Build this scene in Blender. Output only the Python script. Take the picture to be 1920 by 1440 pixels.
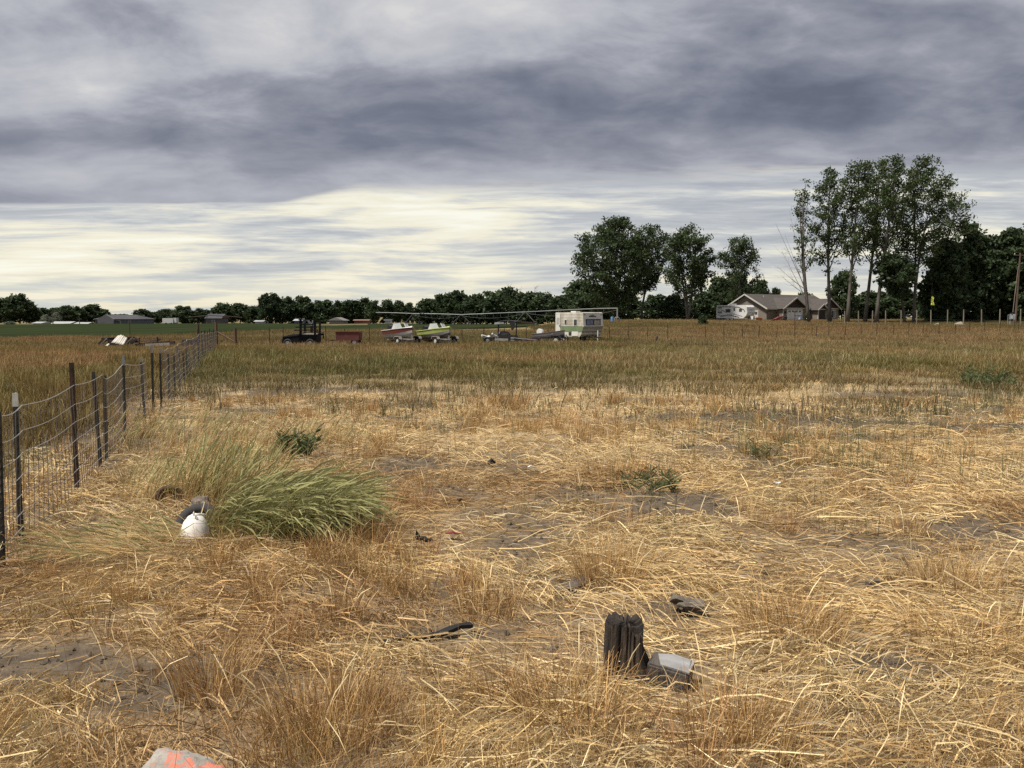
import bpy, bmesh, math, random
import numpy as np
from mathutils import Vector, Matrix, Euler

for o in list(bpy.data.objects): bpy.data.objects.remove(o)
S = bpy.context.scene
COL = S.collection
R = math.radians
rng = np.random.default_rng(7)
random.seed(7)

# ------------------------------------------------------------------ camera
F_PX, CX, CY, HORIZON, CAM_H = 1450.0, 960.0, 720.0, 594.0, 1.65
PITCH = math.atan((CY - HORIZON) / F_PX)
cam = bpy.data.cameras.new('camera'); camo = bpy.data.objects.new('camera', cam); COL.objects.link(camo)
cam.sensor_width = 36.0; cam.lens = 36.0 * F_PX / 1920.0
cam.clip_start = 0.05; cam.clip_end = 20000
camo.location = (0, 0, CAM_H); camo.rotation_euler = (math.pi / 2 - PITCH, 0, 0)
S.camera = camo

# ------------------------------------------------------------------ view
S.view_settings.view_transform = 'Standard'; S.view_settings.look = 'None'
S.view_settings.exposure = 0.52; S.view_settings.gamma = 1.0
S.view_settings.use_curve_mapping = False
S.render.engine = 'CYCLES'
S.cycles.max_bounces = 4; S.cycles.diffuse_bounces = 2; S.cycles.transparent_max_bounces = 4
S.cycles.glossy_bounces = 2; S.cycles.transmission_bounces = 4
S.cycles.use_denoising = False

# ------------------------------------------------------------------ sun and sky
SUN_EL, SUN_AZ = R(63), R(-112)      # azimuth from +Y towards +X
sun = bpy.data.lights.new('sun', 'SUN'); suno = bpy.data.objects.new('sun', sun); COL.objects.link(suno)
sun.energy = 4.6; sun.angle = R(8); sun.color = (1.0, 0.93, 0.82)
sd = Vector((math.sin(SUN_AZ) * math.cos(SUN_EL), math.cos(SUN_AZ) * math.cos(SUN_EL), math.sin(SUN_EL)))
suno.rotation_euler = sd.to_track_quat('Z', 'Y').to_euler()

W = bpy.data.worlds.new('World'); S.world = W; W.use_nodes = True; W.cycles.sampling_method = 'NONE'
nt = W.node_tree; nt.nodes.clear()
class NT:
    """small helper to write node graphs as expressions"""
    def __init__(s, nt): s.nt = nt
    def n(s, t, **k):
        nd = s.nt.nodes.new(t)
        for a, b in k.items(): setattr(nd, a, b)
        return nd
    def put(s, sock, v):
        if hasattr(v, 'links'): s.nt.links.new(v, sock)
        elif v is not None: sock.default_value = v
    def m(s, op, a, b=None, c=None, clamp=False):
        nd = s.n('ShaderNodeMath', operation=op, use_clamp=clamp)
        for i, v in enumerate((a, b, c)): s.put(nd.inputs[i], v)
        return nd.outputs[0]
    def v(s, op, a, b=None, scale=None):
        nd = s.n('ShaderNodeVectorMath', operation=op)
        s.put(nd.inputs[0], a)
        if b is not None: s.put(nd.inputs[1], b)
        if scale is not None: s.put(nd.inputs['Scale'], scale)
        return nd.outputs[0]
    def xyz(s, x, y, z=0.0):
        nd = s.n('ShaderNodeCombineXYZ')
        for i, q in enumerate((x, y, z)): s.put(nd.inputs[i], q)
        return nd.outputs[0]
    def sep(s, v):
        nd = s.n('ShaderNodeSeparateXYZ'); s.put(nd.inputs[0], v); return nd.outputs
    def noise(s, vec, scale, detail=4, rough=0.55, dist=0.0, lac=2.0):
        nd = s.n('ShaderNodeTexNoise'); s.put(nd.inputs['Vector'], vec)
        s.put(nd.inputs['Scale'], scale); s.put(nd.inputs['Detail'], detail)
        s.put(nd.inputs['Roughness'], rough); s.put(nd.inputs['Distortion'], dist); s.put(nd.inputs['Lacunarity'], lac)
        return nd.outputs[0]
    def ss(s, x, a, b, lo=0.0, hi=1.0):
        nd = s.n('ShaderNodeMapRange', interpolation_type='SMOOTHSTEP')
        for i, q in enumerate((x, a, b, lo, hi)): s.put(nd.inputs[i], q)
        return nd.outputs[0]
    def mix(s, f, a, b, blend='MIX'):
        nd = s.n('ShaderNodeMix', data_type='RGBA', blend_type=blend)
        s.put(nd.inputs[0], f)
        for i, q in ((6, a), (7, b)):
            if isinstance(q, tuple): q = (*q, 1.0)[:4]
            s.put(nd.inputs[i], q)
        return nd.outputs[2]
    def ramp(s, f, stops):
        nd = s.n('ShaderNodeValToRGB'); s.put(nd.inputs[0], f); e = nd.color_ramp.elements
        while len(e) < len(stops): e.new(0.5)
        for el, (p, c) in zip(e, stops): el.position = p; el.color = (*c, 1.0)[:4]
        return nd.outputs[0]

g = NT(nt)
d = g.v('NORMALIZE', g.n('ShaderNodeTexCoord').outputs['Generated'])
dx, dy, dz = g.sep(d)
hl = g.m('SQRT', g.m('ADD', g.m('MULTIPLY', dx, dx), g.m('MULTIPLY', dy, dy)))
tan_el = g.m('MAXIMUM', g.m('DIVIDE', dz, g.m('MAXIMUM', hl, 1e-4)), 0.0)
az = g.m('ARCTAN2', dx, dy)
te = g.m('DIVIDE', tan_el, g.m('MAXIMUM', g.m('ABSOLUTE', g.m('COSINE', az)), 0.4))   # straight deck edges far off
zc = g.m('ADD', g.m('MAXIMUM', dz, 0.0), 0.22)
pl = g.xyz(g.m('DIVIDE', dx, zc), g.m('DIVIDE', dy, zc), 0.0)           # cloud layer seen from below
wn = g.n('ShaderNodeTexNoise', noise_dimensions='2D'); g.put(wn.inputs['Vector'], pl); wn.inputs['Scale'].default_value = 1.7; wn.inputs['Detail'].default_value = 2
plw = g.v('ADD', pl, g.v('SCALE', g.v('SUBTRACT', wn.outputs[1], (0.5, 0.5, 0.5)), scale=0.22))
pls = g.v('MULTIPLY', plw, (0.85, 1.15, 1.0))
def noise2(vec, scale, detail, rough):
    nd = g.n('ShaderNodeTexNoise', noise_dimensions='2D'); g.put(nd.inputs['Vector'], vec); nd.inputs['Scale'].default_value = scale
    nd.inputs['Detail'].default_value = detail; nd.inputs['Roughness'].default_value = rough; return nd.outputs[0]
big = noise2(g.v('ADD', pls, (18.10, 31.80, 0.0)), 0.9, 1, 0.5)
mid = noise2(g.v('ADD', pls, (28.05, 14.60, 0.0)), 3.0, 7, 0.56)
# deck: brightness 0 dark .. 1 light
band = g.ss(g.m('ABSOLUTE', g.m('SUBTRACT', g.m('ADD', te, g.m('MULTIPLY', az, -0.03)), 0.245)), 0.0, 0.06, -0.17, 0.0)
lift = g.ss(g.m('ADD', te, g.m('MULTIPLY', az, -0.13)), 0.25, 0.38, 0.0, 0.20)
amp = g.ss(te, 0.15, 0.30, 0.40, 1.0)
b0 = g.m('ADD', g.m('MULTIPLY', g.m('SUBTRACT', big, 0.5), 0.55), g.m('MULTIPLY', amp, g.m('MULTIPLY', g.m('SUBTRACT', mid, 0.5), 1.15)))
b1 = g.m('ADD', g.m('ADD', b0, g.ss(te, 0.155, 0.225, 0.57, 0.53)), g.m('ADD', lift, band))
deck = g.ramp(b1, [(0.10, (0.13, 0.145, 0.20)), (0.30, (0.185, 0.20, 0.265)), (0.50, (0.285, 0.298, 0.36)),
                   (0.68, (0.43, 0.44, 0.50)), (0.90, (0.56, 0.56, 0.60)), (1.0, (0.64, 0.635, 0.65))])
# brighter thin layer beyond the deck
st = g.xyz(g.m('MULTIPLY', az, 2.6), g.m('MULTIPLY', te, 20.0), 0.0)
wn2 = noise2(st, 1.4, 2, 0.5)
stw = g.v('ADD', st, g.xyz(g.m('MULTIPLY', g.m('SUBTRACT', wn2, 0.5), 0.3), g.m('MULTIPLY', g.m('SUBTRACT', wn2, 0.5), 0.25), 0.0))
s1 = noise2(stw, 1.0, 2, 0.5)
s2 = noise2(g.v('ADD', g.v('MULTIPLY', stw, (1.2, 1.9, 1.0)), (5.0, 2.0, 1.0)), 2.2, 6, 0.62)
sb = g.m('ADD', g.m('ADD', g.m('MULTIPLY', g.m('SUBTRACT', s1, 0.5), 0.9), g.m('MULTIPLY', g.m('SUBTRACT', s2, 0.5), 1.0)), g.m('MULTIPLY', az, -0.14))
far_c = g.ramp(g.m('ADD', sb, 0.52), [(0.15, (0.39, 0.40, 0.44)), (0.36, (0.50, 0.505, 0.535)), (0.50, (0.67, 0.655, 0.625)),
                                         (0.64, (0.87, 0.81, 0.66)), (0.85, (0.96, 0.93, 0.82))])
lowhz = g.ss(te, 0.0, 0.075, 1.0, 0.0)
hz_c = g.mix(g.ss(s2, 0.46, 0.60), (0.53, 0.57, 0.585), (0.84, 0.76, 0.58))
far_c = g.mix(g.m('MULTIPLY', lowhz, 0.7), far_c, hz_c)
# edge of the deck
e0 = g.m('ADD', g.m('ADD', 0.142, g.ss(az, -0.31, -0.19, 0.0, 0.017)), g.ss(az, -0.05, 0.45, 0.0, 0.020))
soft = g.ss(az, -0.30, 0.05, 0.006, 0.034)
em = g.m('SUBTRACT', g.m('ADD', te, g.m('MULTIPLY', g.m('SUBTRACT', s2, 0.5), g.m('MULTIPLY', soft, 1.8))), e0)
mask = g.ss(g.m('DIVIDE', g.m('ADD', em, g.m('MULTIPLY', soft, 0.25)), soft, clamp=True), 0.0, 1.0)
clouds = g.mix(mask, far_c, deck)
sky = g.n('ShaderNodeTexSky', sky_type='NISHITA', sun_disc=False, sun_elevation=SUN_EL, sun_rotation=SUN_AZ)
thin = g.m('MULTIPLY', g.ss(mask, 0.0, 1.0, 1.0, 0.0), 0.10)                 # clear sky glimpsed through the thin layer
col = g.mix(thin, g.mix(1.0, clouds, (7.35, 7.4, 7.2), 'MULTIPLY'), sky.outputs[0])
bg = g.n('ShaderNodeBackground'); g.put(bg.inputs[0], col); bg.inputs[1].default_value = 0.1
out = g.n('ShaderNodeOutputWorld'); nt.links.new(bg.outputs[0], out.inputs[0])

# ------------------------------------------------------------------ noise, terrain, pixel helpers
_T = np.random.default_rng(11).random((256, 256))
def vnoise(x, y):
    xi = np.floor(x).astype(int); yi = np.floor(y).astype(int); fx = x - xi; fy = y - yi
    fx = fx * fx * (3 - 2 * fx); fy = fy * fy * (3 - 2 * fy)
    a = _T[xi & 255, yi & 255]; b = _T[(xi + 1) & 255, yi & 255]; c = _T[xi & 255, (yi + 1) & 255]; e = _T[(xi + 1) & 255, (yi + 1) & 255]
    return (a * (1 - fx) + b * fx) * (1 - fy) + (c * (1 - fx) + e * fx) * fy
def fbm(x, y, oct=4):
    s = 0; a = 0.5; t = 0
    for i in range(oct):
        s = s + a * vnoise(x + 17.3 * i, y + 5.9 * i); t += a; a *= 0.5; x = x * 2.03; y = y * 2.03
    return s / t
def sst(a, b, x):
    t = np.clip((x - a) / (b - a), 0, 1); return t * t * (3 - 2 * t)
def gz(x, y):
    x = np.asarray(x, float); y = np.asarray(y, float)
    a = x / np.maximum(y, 1.0)
    rt = sst(0.0, 0.15, a)
    z = -0.40 * sst(22, 60, y) + 1.32 * sst(72, 140, y) * rt - 0.85 * sst(100, 350, y) * (1 - rt)
    near = 1 - sst(20, 60, y)
    z = z + near * (0.13 * (fbm(x * 0.55 + 40, y * 0.55 + 13, 3) - 0.5) + 0.05 * (fbm(x * 2.4 + 7, y * 2.4 + 3, 2) - 0.5))
    z = z + 0.35 * (fbm(x * 0.05 + 4, y * 0.05 + 9, 2) - 0.5) * sst(25, 80, y) * (1 - sst(100, 200, y))
    return z
def G(x, y): return float(gz(x, y))
cP, sP = math.cos(PITCH), math.sin(PITCH)
def ray(px, py):
    xc = (px - CX) / F_PX; yc = (CY - py) / F_PX
    return (xc, cP + yc * sP, -sP + yc * cP)
def at(px, py, dist):
    r = ray(px, py); t = dist / r[1]
    return Vector((r[0] * t, dist, CAM_H + r[2] * t))
def gp(px, py):
    r = ray(px, py); z = 0.0
    for _ in range(30):
        t = (z - CAM_H) / r[2]; z = G(r[0] * t, r[1] * t)
    return Vector((r[0] * t, r[1] * t, z))
def gat(px, dist):
    p = at(px, 600, dist); return Vector((p.x, p.y, G(p.x, p.y)))
def project(x, y, z):
    yy = y * cP - (z - CAM_H) * sP; zz = y * sP + (z - CAM_H) * cP
    return CX + F_PX * x / yy, CY - F_PX * zz / yy

# ------------------------------------------------------------------ mesh builder and object helpers
class MB:
    def __init__(s): s.v = []; s.f = []
    def add(s, vs, fs):
        o = len(s.v); s.v += [tuple(q) for q in vs]; s.f += [tuple(i + o for i in q) for q in fs]; return s
    def box(s, c, d, rot=None):
        x, y, z = d[0] / 2, d[1] / 2, d[2] / 2
        vs = [Vector((i * x, j * y, k * z)) for k in (-1, 1) for j in (-1, 1) for i in (-1, 1)]
        if rot: m = Euler(rot).to_matrix(); vs = [m @ q for q in vs]
        c = Vector(c)
        return s.add([q + c for q in vs], [(0, 2, 3, 1), (4, 5, 7, 6), (0, 1, 5, 4), (2, 6, 7, 3), (0, 4, 6, 2), (1, 3, 7, 5)])
    def beam(s, a, b, w, h=None):
        """box of section w x h from a to b"""
        a = Vector(a); b = Vector(b); h = h or w; t = (b - a)
        q = t.to_track_quat('Y', 'Z').to_matrix()
        L = t.length
        vs = [q @ Vector((i * w / 2, j * L, k * h / 2)) + a for k in (-1, 1) for j in (0, 1) for i in (-1, 1)]
        return s.add(vs, [(0, 2, 3, 1), (4, 5, 7, 6), (0, 1, 5, 4), (2, 6, 7, 3), (0, 4, 6, 2), (1, 3, 7, 5)])
    def prism(s, poly, thick, axis='Y', c=0.0):
        """poly of (u,v) extruded by thick, centred on c, along an axis; Y: u=x v=z; X: u=y v=z; Z: u=x v=y"""
        n = len(poly); vs = []
        for t in (c - thick / 2, c + thick / 2):
            for u, w in poly: vs.append({'Y': (u, t, w), 'X': (t, u, w), 'Z': (u, w, t)}[axis])
        fs = [tuple(range(n)), tuple(range(2 * n - 1, n - 1, -1))]
        fs += [(i, i + n, (i + 1) % n + n, (i + 1) % n) for i in range(n)]
        return s.add(vs, fs)
    def tube(s, pts, rad, n=6, cap=True):
        pts = [Vector(p) for p in pts]
        if not hasattr(rad, '__len__'): rad = [rad] * len(pts)
        vs = []; fs = []; up = Vector((0.13, 0.21, 0.97)).normalized()
        for i, p in enumerate(pts):
            t = (pts[min(i + 1, len(pts) - 1)] - pts[max(i - 1, 0)]).normalized()
            if abs(t.dot(up)) > 0.96: up = Vector((0.95, 0.2, 0.1)).normalized()
            a = t.cross(up).normalized(); b = t.cross(a); up = -b if i == 0 else up
            for k in range(n):
                w = 2 * math.pi * k / n; vs.append(p + (a * math.cos(w) + b * math.sin(w)) * rad[i])
        for i in range(len(pts) - 1):
            for k in range(n):
                k2 = (k + 1) % n; fs.append((i * n + k, i * n + k2, (i + 1) * n + k2, (i + 1) * n + k))
        if cap: fs += [tuple(range(n - 1, -1, -1)), tuple(range((len(pts) - 1) * n, len(pts) * n))]
        return s.add(vs, fs)
    def lathe(s, prof, n=16, c=(0, 0, 0), axis='Z'):
        vs = []; fs = []
        for r, h in prof:
            for k in range(n):
                w = 2 * math.pi * k / n; x, y = r * math.cos(w), r * math.sin(w)
                q = {'Z': (x, y, h), 'Y': (x, h, y), 'X': (h, x, y)}[axis]
                vs.append((q[0] + c[0], q[1] + c[1], q[2] + c[2]))
        for i in range(len(prof) - 1):
            for k in range(n):
                k2 = (k + 1) % n; fs.append((i * n + k, i * n + k2, (i + 1) * n + k2, (i + 1) * n + k))
        fs += [tuple(range(n)), tuple(range((len(prof) - 1) * n, len(prof) * n))]
        return s.add(vs, fs)
    def ring(s, Rr, r, n=20, k=8, c=(0, 0, 0), axis='Y', arc=2 * math.pi, sy=1.0):
        vs = []; fs = []; full = arc > 6.2
        m = n if full else n + 1
        for i in range(m):
            w = arc * i / n
            for j in range(k):
                u = 2 * math.pi * j / k; rr = Rr + r * math.cos(u); h = r * sy * math.sin(u)
                x, y = rr * math.cos(w), rr * math.sin(w)
                q = {'Z': (x, y, h), 'Y': (x, h, y), 'X': (h, x, y)}[axis]
                vs.append((q[0] + c[0], q[1] + c[1], q[2] + c[2]))
        for i in range(n if full else n):
            i2 = (i + 1) % m if full else i + 1
            for j in range(k): fs.append((i * k + j, i2 * k + j, i2 * k + (j + 1) % k, i * k + (j + 1) % k))
        return s.add(vs, fs)
    def build(s, name, mat, parent=None, smooth=False, loc=None):
        me = bpy.data.meshes.new(name); me.from_pydata(s.v, [], s.f); me.validate()
        bm = bmesh.new(); bm.from_mesh(me); bmesh.ops.recalc_face_normals(bm, faces=bm.faces); bm.to_mesh(me); bm.free()
        if smooth: me.polygons.foreach_set('use_smooth', [True] * len(me.polygons))
        o = bpy.data.objects.new(name, me); COL.objects.link(o)
        me.materials.append(mat)
        if parent: o.parent = parent
        if loc is not None: o.location = loc
        return o
def tag(o, label=None, cat=None, group=None, kind=None):
    if label: o['label'] = label
    if cat: o['category'] = cat
    if group: o['group'] = group
    if kind: o['kind'] = kind
    return o
def thing(name, label, cat, loc=(0, 0, 0), rz=0.0, group=None, rx=0.0, ry=0.0):
    o = bpy.data.objects.new(name, None); COL.objects.link(o); o.empty_display_size = 0.2
    o.location = loc; o.rotation_euler = (rx, ry, rz)
    return tag(o, label, cat, group)

# ------------------------------------------------------------------ materials
MATS = {}
def mat(name, c, rough=0.7, c2=None, scale=4.0, amt=0.5, metal=0.0, bump=0.0, bscale=None, spec=0.3, streak=None, lo=0.35, hi=0.65):
    """weathered surface: two colours mixed by noise, optional bump; streak stretches the noise"""
    if name in MATS: return MATS[name]
    m = bpy.data.materials.new(name); m.use_nodes = True; n = m.node_tree; n.nodes.clear(); q = NT(n)
    b = q.n('ShaderNodeBsdfPrincipled'); o = q.n('ShaderNodeOutputMaterial'); n.links.new(b.outputs[0], o.inputs[0])
    vec = q.n('ShaderNodeTexCoord').outputs['Object']
    if streak: vec = q.v('MULTIPLY', vec, streak)
    c2 = c2 or tuple(x * 0.6 for x in c)
    nz = q.noise(vec, scale, 6, 0.6, 0.3)
    f = q.m('MULTIPLY', q.ss(nz, lo, hi), amt)
    g2 = q.noise(vec, scale * 5.3, 4, 0.6)
    cc = q.mix(f, c, c2)
    cc = q.mix(q.ss(g2, 0.40, 0.75, 0.0, 0.10), cc, tuple(x * 0.55 for x in c2))
    q.put(b.inputs['Base Color'], cc); b.inputs['Roughness'].default_value = rough
    b.inputs['Metallic'].default_value = metal; b.inputs['Specular IOR Level'].default_value = spec
    if bump:
        bn = q.n('ShaderNodeBump'); bn.inputs['Strength'].default_value = bump; bn.inputs['Distance'].default_value = 0.02
        q.put(bn.inputs['Height'], q.noise(vec, bscale or scale * 3, 6, 0.65)); q.put(b.inputs['Normal'], bn.outputs[0])
    MATS[name] = m; return m
def glass_mat(name, c=(0.03, 0.035, 0.04)):
    m = mat(name, c, 0.12, tuple(x * 1.6 for x in c), 1.5, 0.6, spec=0.5); return m
def blade_mat(name, trans=0.35, rough=0.75, tint=True):
    """plant blades: vertex colour times the tint of the clump, partly translucent"""
    m = bpy.data.materials.new(name); m.use_nodes = True; n = m.node_tree; n.nodes.clear(); q = NT(n)
    vc = q.n('ShaderNodeAttribute', attribute_name='col').outputs[0]
    ti = q.n('ShaderNodeAttribute', attribute_name='tint', attribute_type='INSTANCER').outputs[0]
    c = q.mix(1.0, vc, ti, 'MULTIPLY') if tint else vc
    df = q.n('ShaderNodeBsdfPrincipled'); q.put(df.inputs['Base Color'], c); df.inputs['Roughness'].default_value = rough
    df.inputs['Specular IOR Level'].default_value = 0.18
    tr = q.n('ShaderNodeBsdfTranslucent'); q.put(tr.inputs[0], c)
    mx = q.n('ShaderNodeMixShader'); mx.inputs[0].default_value = trans
    n.links.new(df.outputs[0], mx.inputs[1]); n.links.new(tr.outputs[0], mx.inputs[2])
    o = q.n('ShaderNodeOutputMaterial'); n.links.new(mx.outputs[0], o.inputs[0])
    return m
# ------------------------------------------------------------------ ground
def zone(x, y):
    """cover weights at ground points: matted straw, stubble, tall grass; dirt patches in between"""
    px, py = project(x, y, gz(x, y))
    wob = (fbm(x * 0.35 + 3, y * 0.35 + 8, 3) - 0.5)
    tall = sst(13.0, 25.0, y + wob * 11.0 + (fbm(x * 0.9 + 5, y * 0.5 + 8, 3) - 0.5) * 5 + np.clip(px - 1500, 0, 400) * 0.004)
    fx = -1.85 - 0.335 * y                       # fence line
    left = sst(0.25, 0.8, fx - x)
    tall = np.maximum(tall, left * (0.35 + 0.65 * sst(6.5, 10, y)))
    mat_ = (1 - sst(8.0, 11.5, y + wob * 3)) * (1 - left)
    return px, py, tall, mat_, left
DIRT = [(60, 1262, 1.0, 0.28), (140, 1240, 0.35, 0.2), (1870, 1000, 0.75, 0.5), (1270, 1140, 0.22, 0.14), (1070, 1103, 0.26, 0.16),
        (760, 878, 0.5, 0.5), (960, 882, 0.5, 0.4), (1250, 940, 0.6, 0.5), (1690, 1255, 0.3, 0.14), (840, 1192, 0.3, 0.08),
        (1420, 782, 2.6, 1.0), (1620, 795, 1.6, 0.6), (1880, 800, 1.6, 0.6), (560, 732, 1.8, 1.2), (1250, 1262, 0.16, 0.1), (250, 1320, 0.22, 0.1)]
DIRT = [(gp(a, b), rx, ry) for a, b, rx, ry in DIRT]
def dirt_at(x, y):
    v = np.zeros_like(x)
    n = (fbm(x * 2.2 + 11, y * 2.2 + 5, 4) - 0.5) * 1.3
    for p, rx, ry in DIRT:
        q = np.sqrt(((x - p.x) / rx) ** 2 + ((y - p.y) / ry) ** 2) + n
        v = np.maximum(v, 1 - sst(0.75, 1.15, q))
    spots = sst(0.63, 0.70, fbm(x * 1.1 + 58, y * 1.1 + 91, 4)) * 0.8
    streak = sst(0.55, 0.64, fbm(x * 0.42 + 12, y * 1.25 + 50, 4)) * sst(7.5, 9.5, y) * (1 - sst(17, 21, y)) * 0.85
    return np.maximum(np.maximum(v, spots * (1 - sst(12, 18, y))), streak)

ys = [-12, -8, -5, -3, -1.5, -0.5]
y = 0.3
while y < 9000:
    ys.append(y); y += max(0.07, 0.0125 * y) if y < 60 else 0.03 * y + (0 if y < 400 else 0.06 * y)
ys = np.array(ys)
az_ = np.concatenate([-np.geomspace(1.6, 0.9, 14)[:-1], np.linspace(-0.9, 0.9, 231), np.geomspace(0.9, 1.6, 14)[1:]])
YY, AA = np.meshgrid(ys, az_, indexing='ij')
XX = AA * (np.abs(YY) + 2.0)
ZZ = gz(XX, YY)
nr, nc = XX.shape
verts = np.stack([XX, YY, ZZ], -1).reshape(-1, 3)
ii = np.arange(nr * nc).reshape(nr, nc)
faces = np.stack([ii[:-1, :-1], ii[:-1, 1:], ii[1:, 1:], ii[1:, :-1]], -1).reshape(-1, 4)
me = bpy.data.meshes.new('ground'); me.from_pydata(verts.tolist(), [], faces.tolist())
me.polygons.foreach_set('use_smooth', [True] * len(me.polygons))
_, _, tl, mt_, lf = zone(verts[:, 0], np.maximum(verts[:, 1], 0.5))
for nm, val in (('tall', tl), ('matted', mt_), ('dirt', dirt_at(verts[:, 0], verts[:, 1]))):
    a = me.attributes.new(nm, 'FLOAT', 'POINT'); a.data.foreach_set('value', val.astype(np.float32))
gm = bpy.data.materials.new('ground_soil_and_litter'); gm.use_nodes = True; n = gm.node_tree; n.nodes.clear(); q = NT(n)
pos = q.n('ShaderNodeNewGeometry').outputs['Position']
A = lambda nm: q.n('ShaderNodeAttribute', attribute_name=nm).outputs['Fac']
n1 = q.noise(pos, 0.8, 6, 0.6); n2 = q.noise(pos, 9.0, 6, 0.65); n3 = q.noise(pos, 42.0, 4, 0.7)
soil = q.mix(q.ss(n2, 0.3, 0.7), (0.105, 0.088, 0.070), (0.16, 0.135, 0.105))
soil = q.mix(q.ss(n3, 0.55, 0.75, 0, 0.5), soil, (0.05, 0.043, 0.036))
lit = q.mix(q.ss(n2, 0.35, 0.68), (0.58, 0.44, 0.24), (0.40, 0.285, 0.145))
lit = q.mix(q.ss(n3, 0.45, 0.7, 0, 0.6), lit, (0.17, 0.125, 0.07))
cov = q.ss(q.m('ADD', n1, q.m('MULTIPLY', n2, 0.5)), 0.52, 0.86, 0.92, 0.35)
base = q.mix(cov, soil, lit)
nearc = q.mix(0.62, soil, q.mix(q.ss(n3, 0.4, 0.6), (0.30, 0.21, 0.11), (0.15, 0.105, 0.06)))
base = q.mix(A('matted'), base, nearc)
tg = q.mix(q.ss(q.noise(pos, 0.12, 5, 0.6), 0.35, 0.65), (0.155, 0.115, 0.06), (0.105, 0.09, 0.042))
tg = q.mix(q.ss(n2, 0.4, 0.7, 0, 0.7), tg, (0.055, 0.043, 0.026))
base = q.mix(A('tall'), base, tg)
sep_ = q.sep(pos)
farf = q.ss(sep_[1], 75.0, 130.0)
ff = q.mix(q.ss(q.noise(q.v('MULTIPLY', pos, (0.02, 0.10, 0.1)), 1.0, 5, 0.6), 0.4, 0.62), (0.20, 0.155, 0.085), (0.12, 0.105, 0.05))
base = q.mix(farf, base, ff)
base = q.mix(A('dirt'), base, q.mix(q.ss(n2, 0.3, 0.7), (0.066, 0.052, 0.039), (0.13, 0.103, 0.074)))
b = q.n('ShaderNodeBsdfPrincipled'); q.put(b.inputs['Base Color'], base); b.inputs['Roughness'].default_value = 0.95
b.inputs['Specular IOR Level'].default_value = 0.1
bn = q.n('ShaderNodeBump'); bn.inputs['Strength'].default_value = 0.8; bn.inputs['Distance'].default_value = 0.03
q.put(bn.inputs['Height'], q.m('ADD', n2, q.m('MULTIPLY', n3, 0.4))); q.put(b.inputs['Normal'], bn.outputs[0])
o = q.n('ShaderNodeOutputMaterial'); n.links.new(b.outputs[0], o.inputs[0])
me.materials.append(gm)
go = bpy.data.objects.new('ground', me); COL.objects.link(go); tag(go, kind='structure')

# sheets of other cover lying on the ground (crop, mown strip, tracks)
def sheet(name, near, far, m, lift, rows=10, cols=60):
    """near/far: lists of (px, distance)"""
    xs = np.linspace(near[0][0], near[-1][0], cols)
    dn = np.interp(xs, [a for a, _ in near], [b for _, b in near]); df = np.interp(xs, [a for a, _ in far], [b for _, b in far])
    vs = []; fs = []
    for r in range(rows + 1):
        t = ((r - 1) / (rows - 2)) ** 1.6 if 0 < r < rows else (-0.004 if r == 0 else 1.01)
        for c in range(cols):
            dd = dn[c] + (df[c] - dn[c]) * t; dd += (fbm(np.array(xs[c] * .05), np.array(dd * .02), 3) - .5) * 0.05 * dd * (r in (0, 1, rows))
            x = (xs[c] - CX) / F_PX * dd * 1.0
            vs.append((x, dd, G(x, dd) + (-0.15 if r in (0, rows) else lift)))
    for r in range(rows):
        for c in range(cols - 1): fs.append((r * cols + c, r * cols + c + 1, (r + 1) * cols + c + 1, (r + 1) * cols + c))
    mb = MB(); mb.add(vs, fs); ob = mb.build(name, m, smooth=True); tag(ob, kind='structure'); return ob
crop_m = mat('green_crop', (0.027, 0.035, 0.016), 1.0, (0.018, 0.025, 0.012), 0.35, 0.9, streak=(0.5, 0.035, 1), spec=0.0, bump=0.6, bscale=6)
sheet('crop_field', [(-420, 72), (0, 74), (200, 78), (330, 82), (440, 98), (520, 112), (700, 118), (860, 125), (960, 150), (1010, 170)],
      [(-420, 215), (80, 235), (140, 300), (600, 300), (760, 275), (1010, 240)], crop_m, 0.28)
track_m = mat('dry_track', (0.15, 0.12, 0.07), 0.95, (0.09, 0.085, 0.045), 0.5, 0.7, spec=0.0)
sheet('dirt_track', [(586, 170), (640, 178), (690, 196)], [(586, 196), (640, 225), (690, 262)], track_m, 0.36, 6, 20)
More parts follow.
